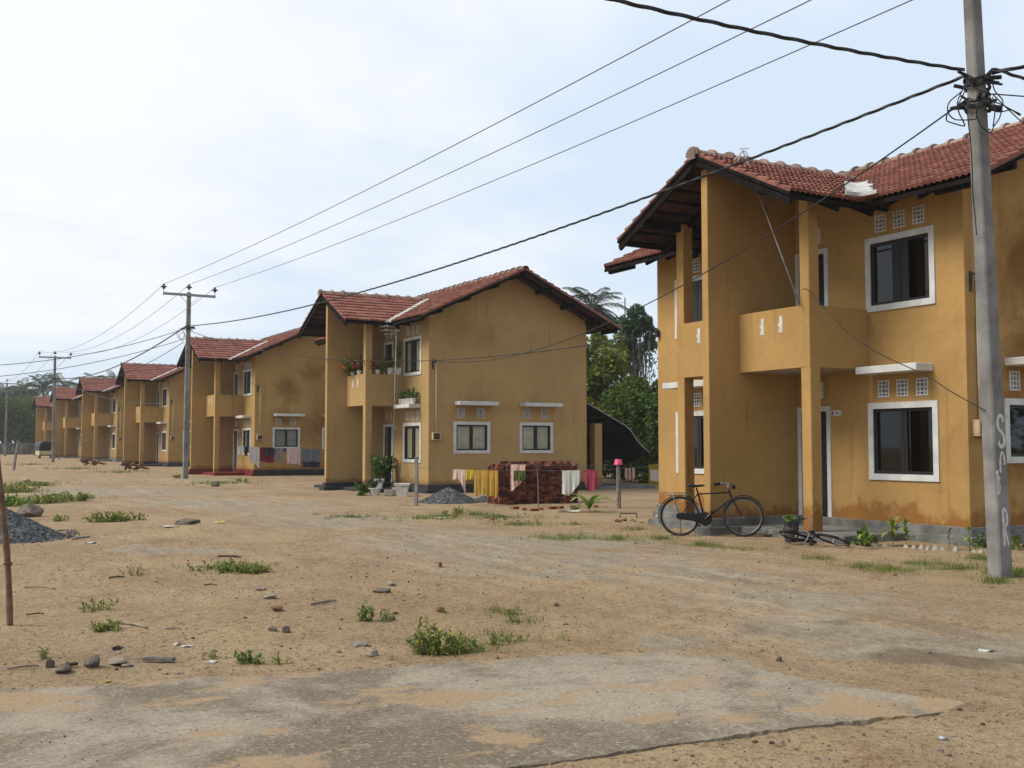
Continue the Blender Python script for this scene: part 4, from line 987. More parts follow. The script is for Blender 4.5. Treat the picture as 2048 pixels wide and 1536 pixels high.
# ------------------------------------------------------------------ foliage
def rdir(rg):
    while True:
        v = Vector((rg.uniform(-1, 1), rg.uniform(-1, 1), rg.uniform(-1, 1)))
        if .05 < v.length < 1: return v.normalized()
def leafquad(mb, p, d, nrm, l, wd, fold=.25):
    sd = d.cross(nrm)
    if sd.length < 1e-4: sd = d.orthogonal()
    sd.normalize(); nn = sd.cross(d)
    mb.add([p, p+d*l*.45+sd*wd+nn*fold*wd, p+d*l-nn*l*.12, p+d*l*.45-sd*wd+nn*fold*wd], [(0, 1, 2), (0, 2, 3)])
def leaf_cloud(mb, blobs, n, size, rg, shell=.55, droop=.25, asp=.42):
    wts = [b[1]**2 for b in blobs]
    # sub-clumps on every blob give the light and dark masses and the gaps
    subs = []
    for (c, r, sq) in blobs:
        for _ in range(max(6, int(16*r))):
            d = rdir(rg); subs.append((Vector(c)+Vector((d.x*r, d.y*r, d.z*r*sq))*rg.uniform(shell, 1.0), r*rg.uniform(.16, .34), d, r))
    ws = [s[3] for s in subs]
    for s in rg.choices(subs, ws, k=n):
        d = rdir(rg); p = s[0]+d*s[1]*rg.uniform(.35, 1.08)
        ld = (d*.8+s[2]*.5+Vector((0, 0, -droop))+rdir(rg)*.6).normalized()
        leafquad(mb, p, ld, (Vector((0, 0, 1))*.7+rdir(rg)).normalized(), size*rg.uniform(.6, 1.3), size*asp*rg.uniform(.6, 1.2))
def tree(name, label, base, blobs, n, size, m, seed, trunk_r=.16, cat='tree', group=None, **kw):
    o = thing(name, label, cat, base, 0, group); rg = random.Random(seed); b = Vector(base)
    mb = MB(); leaf_cloud(mb, [(Vector(c)-b, r, s) for c, r, s in blobs], n, size, rg, **kw); mb.build('crown', m, o, fix=False)
    tb = MB(); cen = sum(((Vector(c)-b) for c, r, s in blobs), Vector())/len(blobs)
    fork = Vector((cen.x*.6, cen.y*.6, max(.4, min((Vector(c)-b).z-r*.6 for c, r, s in blobs))))
    tb.tube(smooth([(0, 0, -.3), (fork.x*.3+.05, fork.y*.3, fork.z*.5), fork], 4), [trunk_r*(1.15-.35*i/8) for i in range(9)], 8)
    for c, r, s in blobs:
        e = Vector(c)-b; mid = fork.lerp(e, .5)+rdir(rg)*.15*r
        tb.tube(smooth([fork, mid, e], 3), [trunk_r*(.62-.5*i/6) for i in range(7)], 6)
        for _ in range(4): tb.tube([e, e+rdir(rg)*r*.7], [trunk_r*.14, trunk_r*.05], 5)
    tb.build('trunk', M['bark'], o, smooth=True, fix=False); return o
def palm(name, label, base, top, nf, fl, seed, tr=.15, group=None, m=None):
    o = thing(name, label, 'palm tree', base, 0, group); rg = random.Random(seed); b = Vector(base); T = Vector(top)-b
    MB().tube(smooth([(0, 0, -.3), T*.35+Vector((.25, .1, 0)), T*.7+Vector((.2, .1, 0)), T], 5), [tr*(1.3-.5*i/15) for i in range(16)], 8).build('trunk', M['bark'], o, smooth=True, fix=False)
    mb = MB()
    for k in range(nf):
        a = 2*math.pi*(k*.382)+rg.uniform(-.2, .2); el = rg.uniform(-.35, 1.35); L = fl*rg.uniform(.8, 1.1)
        h = Vector((math.cos(a), math.sin(a), 0)); pts = []; p = T.copy(); e = el
        for i in range(13): pts.append(p.copy()); p += (h*math.cos(e)+Vector((0, 0, 1))*math.sin(e))*L/12; e -= .05+.10*i/12+.03
        mb.tube(pts, [.035*(1-.8*i/12) for i in range(13)], 4, cap=False)
        sd = h.cross(Vector((0, 0, 1)))
        for i in range(1, 12):
            for j in range(3):
                t = j/3; q = pts[i].lerp(pts[min(i+1, 12)], t); ll = L*.24*math.sin(math.pi*min(.97, (i+t)/12.5))**.6
                for s in (-1, 1):
                    d = (sd*s+(pts[i]-pts[i-1]).normalized()*.55+Vector((0, 0, -.35+rg.uniform(-.25, .1)))).normalized()
                    leafquad(mb, q, d, Vector((0, 0, 1)), ll*rg.uniform(.85, 1.1), .022*fl/2.5, .1)
    mb.build('crown', m or M['leaf_palm'], o, fix=False); return o
def gz(p): return Vector((p.x, p.y, gh(p.x, p.y)))
# the planting between the two nearest houses
B = lambda x, y, D, r, s=1.0: (deep(x, y, D), r, s)
tree('garden_tree', 'olive green leafy tree behind the eave of the flowered house', gz(deep(1195, 980, 47)), [B(1190, 715, 47, 1.1), B(1205, 775, 47, 1.5), B(1180, 840, 46.5, 1.6), B(1235, 830, 47, 1.4), B(1150, 760, 48, 1.5), B(1215, 700, 48, .8)], 17000, .19, M['leaf_olive'], 1)
tree('garden_tree', 'dark green broad tree behind the black sheet awning', gz(deep(1282, 990, 44)), [B(1270, 820, 44, 1.2), B(1300, 790, 44, 1.0), B(1310, 860, 43, 1.3), B(1255, 880, 45, 1.4), B(1340, 820, 43.5, 1.4), B(1290, 930, 45, 1.2), B(1330, 930, 44, 1.2)], 17000, .19, M['leaf'], 2)
tree('garden_tree', 'shaded low tree in the gap under the black sheet awning', gz(deep(1230, 1000, 49)), [B(1200, 890, 50, 1.3), B(1240, 900, 50, 1.3), B(1280, 880, 51, 1.5), B(1165, 870, 50, 1.5), B(1320, 880, 51, 1.5), B(1260, 830, 52, 1.5)], 13000, .19, M['leaf_dark'], 3)
# dead palm smothered with creepers
vb = gz(deep(1270, 985, 53)); vt = thing('creeper_tree', 'tall dead palm trunk smothered by hanging creepers', 'tree', vb)
rg = random.Random(8); mb = MB()
leaf_cloud(mb, [(deep(x, y, 53)-vb, r, s) for x, y, r, s in ((1268, 648, .78, 1.05), (1258, 690, .72, 1.2), (1285, 680, .6, 1.3), (1275, 632, .55, .7), (1252, 650, .6, .8), (1292, 645, .5, .8), (1245, 730, .5, 1.3), (1296, 655, .35, 1.5))], 7000, .15, rg, shell=.5, droop=.5)
for k in range(26):
    x = 1238+2.9*k+rg.uniform(-2, 2); y = rg.uniform(690, 770) if rg.random() < .7 else rg.uniform(700, 820); p = deep(x, y, 53+rg.uniform(-.7, .7))-vb
    for j in range(26): leafquad(mb, p+Vector((rg.gauss(0, .07), rg.gauss(0, .07), rg.uniform(-.5, .7))), (Vector((0, 0, -1))+rdir(rg)*.7).normalized(), rdir(rg), .13, .045)
mb.build('crown', M['leaf_vine'], vt, fix=False)
mb = MB()
for k in range(80):
    x = rg.uniform(1240, 1302); p = deep(x, rg.uniform(640, 700), 53+rg.uniform(-.6, .6))-vb; L = rg.uniform(1.2, 3.4) if x < 1290 else rg.uniform(.8, 2.2)
    mb.tube(smooth([p, p+Vector((rg.gauss(0, .08), rg.gauss(0, .08), -L*.5)), p+Vector((rg.gauss(0, .12), rg.gauss(0, .1), -L))], 3), rg.uniform(.012, .03), 4)
mb.build('hanging_stems', M['dryvine'], vt, fix=False)
MB().tube([(0, 0, -.3), (.1, 0, 4), deep(1268, 660, 53)-vb], [.2, .17, .14], 8).build('trunk', M['bark'], vt, smooth=True)
palm('coconut_palm', 'coconut palm top showing over the roof of the flowered house', gz(deep(1184, 960, 66)), deep(1184, 618, 66), 24, 2.7, 4)
palm('coconut_palm', 'palm fronds rising over the roof of the fifth house', gz(deep(190, 920, 118)), deep(193, 770, 118), 20, 2.6, 6)
palm('coconut_palm', 'second palm crown behind the roofs, right of the far power pole', gz(deep(228, 920, 124)), deep(226, 768, 124), 18, 2.4, 16)
FT = 'trees at the far end of the track'
tree('far_tree', 'bright green bushy tree left of the farthest house', gz(deep(62, 905, 150)), [B(60, 832, 150, 2.4), B(40, 852, 150, 2.2), B(76, 860, 150, 2.0), B(28, 822, 152, 1.8), B(72, 812, 152, 1.5)], 7000, .36, M['leaf'], 21, .2, group=FT)
tree('far_tree', 'dark green tree at the left edge above the grey fence', gz(deep(12, 905, 148)), [B(12, 845, 148, 2.6), B(-10, 830, 148, 2.6), B(25, 865, 147, 1.9), B(-35, 850, 148, 2.6)], 6000, .36, M['leaf_dark'], 22, .2, group=FT)
tree('far_tree', 'tall dark tree mass behind the farthest house gable', gz(deep(80, 900, 185)), [B(80, 825, 185, 3.0), B(55, 815, 185, 2.6), B(100, 838, 185, 2.8), B(20, 812, 185, 3.0), B(-20, 820, 185, 3.4)], 7000, .45, M['leaf_dark'], 23, .25, group=FT)
for i, (x, y, D, n_, lab) in enumerate(((86, 778, 178, 22, 'large palm crown just left of the third power pole'), (44, 786, 190, 20, 'palm crown between the two farthest power poles'), (128, 772, 190, 20, 'palm crown just right of the third power pole'), (8, 792, 182, 20, 'palm crown behind the farthest power pole'), (66, 800, 172, 18, 'lower palm crown above the bushy tree'))):
    palm('coconut_palm', lab, gz(deep(x, 905, D)), deep(x, y, D), n_+6, 4.2, 40+i, .2, FT)
rg = random.Random(31); mb = MB()
leaf_cloud(mb, [(Vector((52+rg.uniform(-4, 6), y, 2.2+rg.uniform(-.3, .8))), rg.uniform(2.4, 3.6), .9) for y in range(-10, 150, 5)], 16000, .42, rg)
stuff(tag(mb.build('far_wood', M['leaf_dark'], None, fix=False), 'dark green wood far behind the row of houses', 'wood'))
# grey board fence at the end of the track
f0, f1 = deep(-60, 905, 138), deep(92, 905, 140)
fn = thing('board_fence', 'grey weathered board fence under the far trees', 'fence', gz(f0)); mb = MB(); rg = random.Random(2); n = 46
for i in range(n):
    a = gz(f0.lerp(f1, i/n))-gz(f0); b = gz(f0.lerp(f1, (i+.96)/n))-gz(f0); h = 1.45+rg.uniform(-.07, .07)
    mb.beam(a+Vector((0, 0, h/2)), b+Vector((0, 0, h/2)), .03, h)
mb.build('boards', M['fence'], fn); mb = MB()
for i in range(0, n+1, 6): a = gz(f0.lerp(f1, i/n))-gz(f0)+Vector((-.02, .08, 0)); mb.box(a.x-.06, a.x+.06, a.y-.0, a.y+.12, a.z-.3, a.z+1.55)
mb.build('posts', M['wood'], fn)
# pale wall glimpsed under the awning and a stick fence behind the nearest house
fw = deep(1180, 930, 60); o = thing('far_wall', 'pale yellow building wall glimpsed beneath the black sheet awning', 'wall', gz(fw))
MB().box(-3.5, 1.6, 0, .25, -.2, 2.6).build('wall', M['farwall'], o, bevel=.02); MB().box(-3.6, 1.7, -.12, .37, 2.6, 2.75).build('coping', M['mortar'], o)

# ------------------------------------------------------------------ sheet awning behind the flowered house
aw = thing('sheet_awning', 'black plastic sheet awning sagging from the rear of the flowered house', 'awning', (20.95, 32.0, gh(20.95, 32)))
ab = Vector(aw.location); edge = [(20.95, 3.16), (21.6, 2.86), (22.2, 2.58), (22.75, 2.32), (23.05, 2.10), (23.25, 1.84), (23.5, 1.58), (23.86, 1.32)]
mb = MB(); vs = []; nu = 18
for i, (x, z) in enumerate(edge):
    for j in range(nu+1):
        t = j/nu; sag = -.22*math.sin(math.pi*min(1, t*1.0))*(i/7)**1.2+.05*math.sin(t*19+i)*(i/7)
        if i == 7: sag += -.16*abs(math.sin(t*7))+(-.05 if j else .0)
        vs.append((x-ab.x+.03*math.sin(t*11+i*2), 6.0*t+.02*math.sin(i*3), z+sag-ab.z))
k = len(vs); fs = [(i*(nu+1)+j, i*(nu+1)+j+1, (i+1)*(nu+1)+j+1, (i+1)*(nu+1)+j) for i in range(7) for j in range(nu)]
mb.add(vs, fs); mb.build('sheet', M['tarp'], aw, smooth=True, fix=False)
MB().tube([(x-ab.x, -.0, z-ab.z+.005) for x, z in edge], .018, 6).build('sheet_hem_shine', mat('painted_hem_shine', (.30, .30, .31), .3), aw, smooth=True, fix=False)  # shine along the black sheet's edge, put into the tube's pale grey
MB().beam((0.05, .15, 3.06-ab.z), (2.2, .15, 2.1-ab.z), .06, .10).beam((0.05, 5.6, 3.06-ab.z), (2.2, 5.6, 2.1-ab.z), .06, .10).beam((1.1, .1, 2.5-ab.z), (1.1, 5.7, 2.5-ab.z), .07, .10).build('rafters', M['timber'], aw)
cb = at(1205, 978); o = MB().box(-.16, .16, -.16, .16, .16, 2.36).build('column', wm2, aw, bevel=.012); o.location = (cb.x-ab.x, .35, -.02)
o = MB().box(-.24, .24, -.24, .24, -.3, .17).build('column_base', M['plinth'], aw, bevel=.012); o.location = (cb.x-ab.x, .35, -.02)
o = MB().box(-.16, .16, -.16, .16, .16, 2.36).build('column', wm2, aw, bevel=.012); o.location = (cb.x-ab.x, 5.4, -.02)
tag(MB().box(21.0, 24.2, 32.1, 38, -.2, .13).build('yard_slab', M['plinth'], None, bevel=.02), 'low grey cement floor under the black sheet awning', 'floor')
tag(MB().obox((21.35, 33.6, .62), (.22, 0, 0), (0, .9, 0), (0, 0, .48)).obox((22.6, 36.5, .55), (.5, 0, 0), (0, .3, 0), (0, 0, .45)).box(21.1, 23, 37.4, 37.5, 0, 1.5).build('clutter_boards', M['timber'], None), 'dark stored boards in the shade under the black sheet awning', 'boards')
# aerials
def aerial(name, label, base, top, boom, els, m, r=.016):
    o = thing(name, label, 'aerial', base); b = Vector(base)
    MB().tube([(0, 0, -.2), Vector(top)-b], r, 7).build('mast', m, o, smooth=True)
    mb = MB(); p, q = Vector(boom[0])-b, Vector(boom[1])-b; mb.tube([p, q], .012, 6)
    for t, a, c in els: w_ = p.lerp(q, t); mb.tube([w_+Vector(a), w_+Vector(c)], .009, 5)
    mb.build('antenna', M['galv'], o, smooth=True); return o
ab_ = at(783, 990); at_ = deep(793, 662, (ab_-Vector((0, 0, EYE))).dot(FW)+.1)
bx = (Vector((.55, .0, 0)), Vector((-.1, 0, 0)))
aerial('tv_aerial', 'thin television aerial mast standing in front of the flowered house', ab_, at_+Vector((0, 0, .05)), (at_+Vector((-.42, .0, .0)), at_+Vector((.12, 0, 0))),
       [(0, (0, -.28, .0), (0, .28, 0)), (.02, (0, -.28, .13), (0, .28, .13)), (.35, (-.12, -.2, .13), (-.12, .2, .13)), (.5, (0, -.2, -.1), (0, .2, -.1)), (.8, (0, -.2, .0), (0, .2, .0)), (.0, (0, 0, .13), (.3, 0, .13)), (.0, (0, 0, -.12), (.4, 0, -.12))], M['galv'], .010)
tb_ = gz(deep(1250, 960, 56)); tt = deep(1250, 596, 56)
aerial('tv_aerial', 'television aerial on a tall mast beside the creeper covered palm', tb_, tt, (deep(1219, 607, 56), deep(1250, 605, 56)),
       [(.98, (0, 0, -.45), (0, 0, .3)), (.55, (0, 0, -.42), (0, 0, .36)), (.12, (0, 0, -.3), (0, 0, .3)), (.0, (0, 0, -.25), (0, 0, .25)), (.3, (0, 0, -.2), (0, 0, .2))], M['metal'], .03)
ma = onX(1600, 577, 13.16); mb_ = onX(1486, 302, 13.05)
o = thing('aerial_mast', 'thin leaning aerial mast tied to the upper column of the nearest house', 'aerial', ma)
MB().tube([(0, 0, -.3), mb_-ma], .014, 7).build('mast', M['galv'], o, smooth=True)
q = mb_-ma; MB().tube([q+Vector((0, 0, .02)), q+Vector((-.08, .28, -.22))], .010, 5).tube([q+Vector((0, 0, .02)), q+Vector((-.05, .20, -.28))], .010, 5).tube([q+Vector((-.03, .05, .05)), q+Vector((.02, -.12, .02))], .012, 5).build('antenna', mat('pale_alu', (.55, .54, .5), .5), o)
MB().tube(smooth([q, q+Vector((.02, -.1, -.1)), q.lerp(Vector((0, 0, -.3)), .3), q.lerp(Vector((0, 0, 0)), .45)], 4), .006, 5).build('lead', M['cable'], o)
cable('service_wire', 'slack dark wire from the column of the nearest house down to the painted pole', smooth([(13.1, 13.28, 4.17), (13.18, 13.22, 4.16), onX(1660, 628, 13.2), onX(1700, 668, 13.0), onX(1760, 708, 12.9), onX(1850, 750, 12.4), onX(1900, 782, 12.0), A(1972, 822, -.1)], 5), .007, M['cable'])

# ------------------------------------------------------------------ bricks, gravel, clothes lines
def gravel_pile(label, c, rx, ry, h, seed, nchip=1800):
    o = thing('gravel_pile', label, 'gravel pile', c); rg = random.Random(seed); mb = MB(); n = 44; rr = 22; c0 = Vector(c)
    def H(r, a): 
        q = max(0, 1-r); return h*(q**1.08)*(1+.10*noise.noise(Vector((math.cos(a)*2, math.sin(a)*2, seed)))) + .035*noise.noise(Vector((math.cos(a)*r*5, math.sin(a)*r*5, seed+4)))*(r < .97)-(.10 if r > 1.02 else 0)
    vs = [(0, 0, H(0.06, 0))]
    for j in range(1, rr+1):
        for i in range(n):
            a = 2*math.pi*i/n; r = 1.08*j/rr; wob = 1+.14*noise.noise(Vector((math.cos(a)*1.5, math.sin(a)*1.5, seed+9)))
            vs.append((math.cos(a)*r*rx*wob, math.sin(a)*r*ry*wob, H(r, a)))
    fs = [(0, 1+i, 1+(i+1) % n) for i in range(n)]+[(1+j*n+i, 1+(j+1)*n+i, 1+(j+1)*n+(i+1) % n, 1+j*n+(i+1) % n) for j in range(rr-1) for i in range(n)]
    mb.add(vs, fs)
    for k in range(nchip):
        a = rg.uniform(0, 6.283); r = math.sqrt(rg.random())*1.04 if rg.random() < .88 else rg.uniform(1, 1.15)
        wob = 1+.14*noise.noise(Vector((math.cos(a)*1.5, math.sin(a)*1.5, seed+9))); p = Vector((math.cos(a)*r*rx*wob, math.sin(a)*r*ry*wob, 0))
        p.z = H(r, a)+.005 if r < 1 else gh(c0.x+p.x, c0.y+p.y)-c0.z+.005
        u, v = rdir(rg), rdir(rg); s = rg.uniform(.014, .034); w_ = u.cross(v).normalized(); v = w_.cross(u)
        q = [p+u*s, p-u*s*.6+v*s*.8, p-u*s*.7-v*s*.7, p+w_*s*.7, p-w_*s*.5]; mb.add(q, [(0, 1, 3), (1, 2, 3), (2, 0, 3), (1, 0, 4), (2, 1, 4), (0, 2, 4)])
    mb.build('heap', M['gravel'], o, fix=False); return o
gravel_pile('blue grey gravel pile at the left edge behind the bamboo pole', at(-22, 1078), 1.22, 1.2, .62, 3, 3400)
gravel_pile('low grey gravel pile under the clothes line before the flowered house', at(898, 1004), .84, .78, .40, 7, 1500)
gravel_pile('small dark gravel heap between the low pile and the brick stack', at(975, 1006)+Vector((.2, .6, 0)), .42, .35, .16, 9, 400)
def bricks(label, c, L, D, H, seed, rz=0):
    o = thing('brick_stack', label, 'brick stack', c, rz); rg = random.Random(seed); mb = MB(); bl, bw, bh = .215, .105, .068; nz_ = round(H/bh)
    for k in range(nz_):
        sh = (k % 2)*.05
        top = k >= nz_-1
        for side in (0, 1):
            n = int(L/(bw*1.04)) if True else 0
            for i in range(n):
                x = i*bw*1.04+sh*.4+rg.uniform(-.008, .008)
                for row in range(2 if side else 2):
                    y = (row*bl*1.03 if side == 0 else D-(row+1)*bl*1.03)+rg.uniform(-.018, .018)
                    if (top and rg.random() < .55) or (k == nz_-2 and rg.random() < .12): continue
                    e = 0; a = rg.uniform(-.09, .09); y += rg.uniform(-.02, .02)
                    mb.obox((x+bw/2, y+bl/2, (k+.5)*bh), (bw/2*math.cos(a), bw/2*math.sin(a), 0), (-bl/2*math.sin(a), bl/2*math.cos(a), 0), (0, 0, bh/2-.003))
    for k in range(nz_-1):          # the toothed end
        for j in range(int(D/(bw*1.05))):
            y = j*bw*1.05+rg.uniform(-.006, .006); x = -bl-.02+rg.uniform(-.03, .02)
            if k > nz_-6 and j % 3 == 0: continue
            mb.obox((x+bl/2, y+bw/2, (k+.5)*bh), (bl/2, 0, 0), (0, bw/2, 0), (0, 0, bh/2-.003))
    mb.build('bricks', M['brick'], o, fix=False); return o
bs = at(1014, 1010); bricks('tall stack of red bricks under the clothes line before the flowered house', bs, 2.10, .95, 1.17, 4, R(-8))
rg = random.Random(12)
for k, (x, y, z, lab) in enumerate(((1050, 927, 1.16, 0), (1080, 925, 1.16, 0), (1110, 923, 1.16, 1), (1135, 924, 1.16, 1), (1150, 926, 1.16, 0))):
    pass
def loose(name, label, cat, p, mb_or_me, m, rz=0, group=None, scale=(1, 1, 1), smooth=False, tilt=(0, 0)):
    me = mb_or_me if isinstance(mb_or_me, bpy.types.Mesh) else mb_or_me.mesh(name, m, smooth=smooth)
    o = link(name, me); o.location = p; o.rotation_euler = (tilt[0], tilt[1], rz); o.scale = scale; return tag(o, label, cat, group)
brick_me = MB().box(-.107, .107, -.052, .052, 0, .066).mesh('loose_brick', M['brick'], bevel=.006)
for x, y, rz, tl in ((1030, 1018, .3, 0), (1048, 1020, 1.2, .15), (1068, 1022, -.2, 0), (1080, 1020, .8, .2), (1104, 1018, .1, 0), (1120, 1017, .5, .1), (1192, 1015, .9, 0)):
    loose('loose_brick', 'loose red brick lying on the ground before the brick stack', 'brick', at(x, y)+Vector((0, 0, -.005)), brick_me, None, rz, 'loose bricks before the stack', tilt=(tl, 0))
def post(name, label, px, py, ztop, r, m, lean=(0, 0), sides=6, cat='post'):
    p = at(px, py); o = thing(name, label, cat, p)
    MB().tube([(0, 0, -.3), (lean[0]*.5+.01, lean[1]*.5, (ztop-p.z)*.5), (lean[0], lean[1], ztop-p.z)], [r*1.1, r, r*.92], sides).build('shaft', m, o, bevel=0); return o, p+Vector((lean[0], lean[1], ztop-p.z))
q1, T1 = post('line_post', 'square grey clothes line post beside the low gravel pile', 832, 1011, 1.27, .058, M['concrete'], (0, 0), 4)
q2, T2 = post('line_post', 'grey clothes line post topped with a pink bowl', 1237, 1017, 1.12, .058, M['wood'])
bw = MB(); bw.lathe([(.0, .14), (.075, .14), (.085, .135), (.10, .02), (.118, .0), (.118, .012), (.103, .025), (.09, .12), (0, .125)], 16)
loose('bowl', 'bright pink plastic bowl upside down on the line post', 'bowl', T2+Vector((0, 0, -.03)), bw, M['pink'], smooth=True)
q3, T3 = post('line_prop', 'thin crooked stick in front of the brick stack', 1077, 1020, 1.0, .014, M['wood'], (-.03, 0), 5)
def prx(p): v = Vector(p)-Vector((0, 0, EYE)); d = v.dot(FW); return W_PX/2+F_PX*v.dot(rgt)/d
def along(a, b, px, sag=0.0):
    lo, hi = 0.0, 1.0
    for _ in range(40):
        t = (lo+hi)/2
        if prx(a.lerp(b, t)) < px: lo = t
        else: hi = t
    return a.lerp(b, lo)-Vector((0, 0, sag*4*lo*(1-lo)))
def line(label, a, b, sag): 
    return tag(MB().tube(span(a, b, sag, 20), .004, 4).build('clothes_line', M['wire'], None, fix=False), label, 'clothes line', 'clothes lines')
def hang(name, label, cat, a, b, xa, xb, la, lb, m, sag=.05, fold=.025, seed=0, lm=None, back=.5, legs=0):
    """a cloth folded over a line: front sheet with folds and an uneven hem, shorter back sheet"""
    p, q = along(a, b, xa, sag), along(a, b, xb, sag); d = (q-p); W = d.length; d.normalize(); nn = Vector((d.y, -d.x, 0)).normalized()
    if nn.dot(Vector((0, 0, EYE))-p) < 0: nn = -nn
    rg = random.Random(seed); ph = [rg.uniform(0, 6) for _ in range(4)]; NU, NV = 22, 16; mb = MB()
    for sgn, kk in ((1, 1.0), (-1, back)):
        vs = []
        for i in range(NU+1):
            u = i/NU; L = la*(1-u)+lb*u
            if lm: L = la*(1-u)*(1-u)+2*u*(1-u)*lm+lb*u*u
            L *= kk*(1+.03*math.sin(u*9+ph[0]))
            for j in range(NV+1):
                v = j/NV; gather = 1-.10*v*math.sin(math.pi*u)
                off = fold*(v**.6)*(math.sin(u*11+ph[1]+v*.8)+.6*math.sin(u*23+ph[2]-v))*sgn*.9+.010*sgn+.012*v
                x = (u-.5)*gather*W+.02*W*math.sin(v*5+ph[3])*v
                vs.append(d*x+nn*off*sgn*1.0+Vector((0, 0, -L*v+.006))+ (p.lerp(q, .5)-p))
        fs = []
        for i in range(NU):
            if legs and kk == 1.0 and False: continue
            for j in range(NV):
                if legs and j > NV*.35 and i % (NU//legs) == 0: continue
                fs.append((i*(NV+1)+j, (i+1)*(NV+1)+j, (i+1)*(NV+1)+j+1, i*(NV+1)+j+1))
        mb.add(vs, fs)
    o = mb.build(name, m, None, smooth=True, fix=False); o.location = p; return tag(o, label, cat, 'washing on the clothes lines')
C = lambda n, *a, **k: cloth_mat(n, *a, **k)
Ta, Tb = T1+Vector((0, 0, -.28)), T2+Vector((0, 0, -.14))
line('main clothes line strung between the post with the pink bowl and the grey square post', Ta, Tb, .06)
W1 = [('cloth', 'pale pink cloth hanging in a long point before the gravel pile', 'cloth', 906, 931, .30, .62, C('pale_pink', (.56, .42, .33)), .10, .9),
      ('cloth', 'small bright yellow cloth between the pale pink cloth and the mustard towels', 'cloth', 931, 948, .26, .24, C('bright_yellow', (.46, .35, .04)), None, .8),
      ('towel', 'wide mustard towel with a pale zigzag hem', 'towel', 949, 978, .66, .60, C('mustard', (.41, .25, .055)), None, .9),
      ('towel', 'narrow mustard towel touching the end of the brick stack', 'towel', 977, 996, .66, .70, C('mustard_2', (.43, .26, .05)), None, .9),
      ('cloth', 'small olive green cloth hanging over the pale dress', 'cloth', 1028, 1051, .26, .25, C('olive', (.075, .095, .035)), None, .7),
      ('towel', 'grey and white checked towel hanging by its corner at the brick stack', 'towel', 1124, 1160, .60, .34, C('check', (.50, .50, .46), (.22, .24, .22), 22, 'check'), .72, .7),
      ('cloth', 'crimson cloth hanging beside the awning column', 'cloth', 1167, 1196, .26, .40, C('crimson', (.27, .05, .075)), .75, .8)]
for i, (n_, lab, cat, xa, xb, la, lb, m, lm, bk) in enumerate(W1): hang(n_, lab, cat, Ta, Tb, xa, xb, la, lb, m, .06, .02, i, lm, bk)
hang('dress', 'long pale pink dress hanging against the left part of the brick stack', 'dress', Ta+Vector((0, .1, .2)), Tb+Vector((0, .1, .1)), 1021, 1051, .68, .30, C('dress_pink', (.52, .35, .30), (.44, .26, .22), 16, 'print'), .05, .03, 21, .62, .8)
line('upper clothes line behind the pale pink dress', Ta+Vector((0, .1, .2)), Tb+Vector((0, .1, .1)), .05)
Tc = deep(1350, 926, 29.5); line('clothes line from the post with the pink bowl behind the nearest house', T2+Vector((0, 0, -.12)), Tc, .03)
for i, (xa, xb, l) in enumerate(((1249, 1254, .30), (1256, 1261, .34), (1263, 1269, .31))):
    hang('socks', 'one of three pale pink socks pegged beside the post with the pink bowl', 'socks', T2+Vector((0, 0, -.12)), Tc, xa, xb, l, l*.9, C('sock', (.62, .50, .47)), .03, .008, 30+i, None, .8)
hang('cloth', 'olive yellow cloth half hidden by the corner of the nearest house', 'cloth', T2+Vector((0, 0, -.05)), Tc+Vector((0, 0, .02)), 1296, 1330, .52, .52, C('olive_yellow', (.38, .30, .05)), .03, .02, 41, None, .9)
hang('cloth', 'small white cloth over the olive yellow cloth', 'cloth', T2+Vector((0, -.1, -.12)), Tc+Vector((0, -.1, -.16)), 1300, 1325, .30, .30, C('white_cloth', (.66, .66, .66)), .03, .015, 42, None, .9)
Y3 = 49.6
La, Lb = onY(462, 892, Y3), onY(668, 899, Y3)
line('clothes line in front of the damp stained house', La, Lb, .02)
W3 = [('cloth', 'small white cloth at the left end of the far clothes line', 'cloth', 474, 488, .38, .30, C('w3a', (.62, .62, .60))), ('cloth', 'narrow dark brown cloth beside the small white cloth', 'cloth', 489, 495, .42, .42, C('w3b', (.05, .03, .025))),
      ('shirt', 'long white shirt hanging on the far clothes line', 'shirt', 498, 519, .62, .95, C('w3c', (.60, .57, .56))), ('cloth', 'dark maroon cloth on the far clothes line', 'cloth', 520, 548, .66, .72, C('w3d', (.20, .02, .045))),
      ('cloth', 'charcoal cloth laid over the maroon one', 'cloth', 528, 549, .36, .36, C('w3e', (.035, .035, .045))), ('cloth', 'grey printed cloth right of the maroon one', 'cloth', 550, 563, .60, .62, C('w3f', (.14, .13, .15), (.30, .29, .30), 14, 'print')),
      ('cloth', 'tiny navy triangle of cloth on the far line', 'cloth', 565, 573, .06, .06, C('w3g', (.06, .06, .22))), ('cloth', 'mint green cloth above the pink check towel', 'cloth', 577, 597, .20, .20, C('w3h', (.20, .50, .28))),
      ('towel', 'pink and white checked towel on the far line', 'towel', 574, 601, .72, .74, C('w3i', (.55, .45, .44), (.52, .20, .22), 9, 'check')), ('towel', 'teal checked towel on the far line', 'towel', 602, 626, .40, .44, C('w3j', (.16, .26, .26), (.30, .38, .38), 10, 'check')),
      ('towel', 'slate grey towel next to the fin wall of the flowered house', 'towel', 606, 640, .60, .60, C('w3k', (.14, .155, .175))), ('towel', 'navy towel below the slate grey one', 'towel', 606, 640, .88, .88, C('w3l', (.035, .05, .10)))]
for i, (n_, lab, cat, xa, xb, la, lb, m) in enumerate(W3):
    dy = {4: -.12, 6: 0, 7: .12, 8: -.08, 10: -.12, 11: .10, 9: .02}.get(i, 0)
    hang(n_, lab, cat, La+Vector((0, dy, 0)), Lb+Vector((0, dy, 0)), xa, xb, la, lb, m, .02, .02, 60+i, (.32 if i == 6 else None), .6)
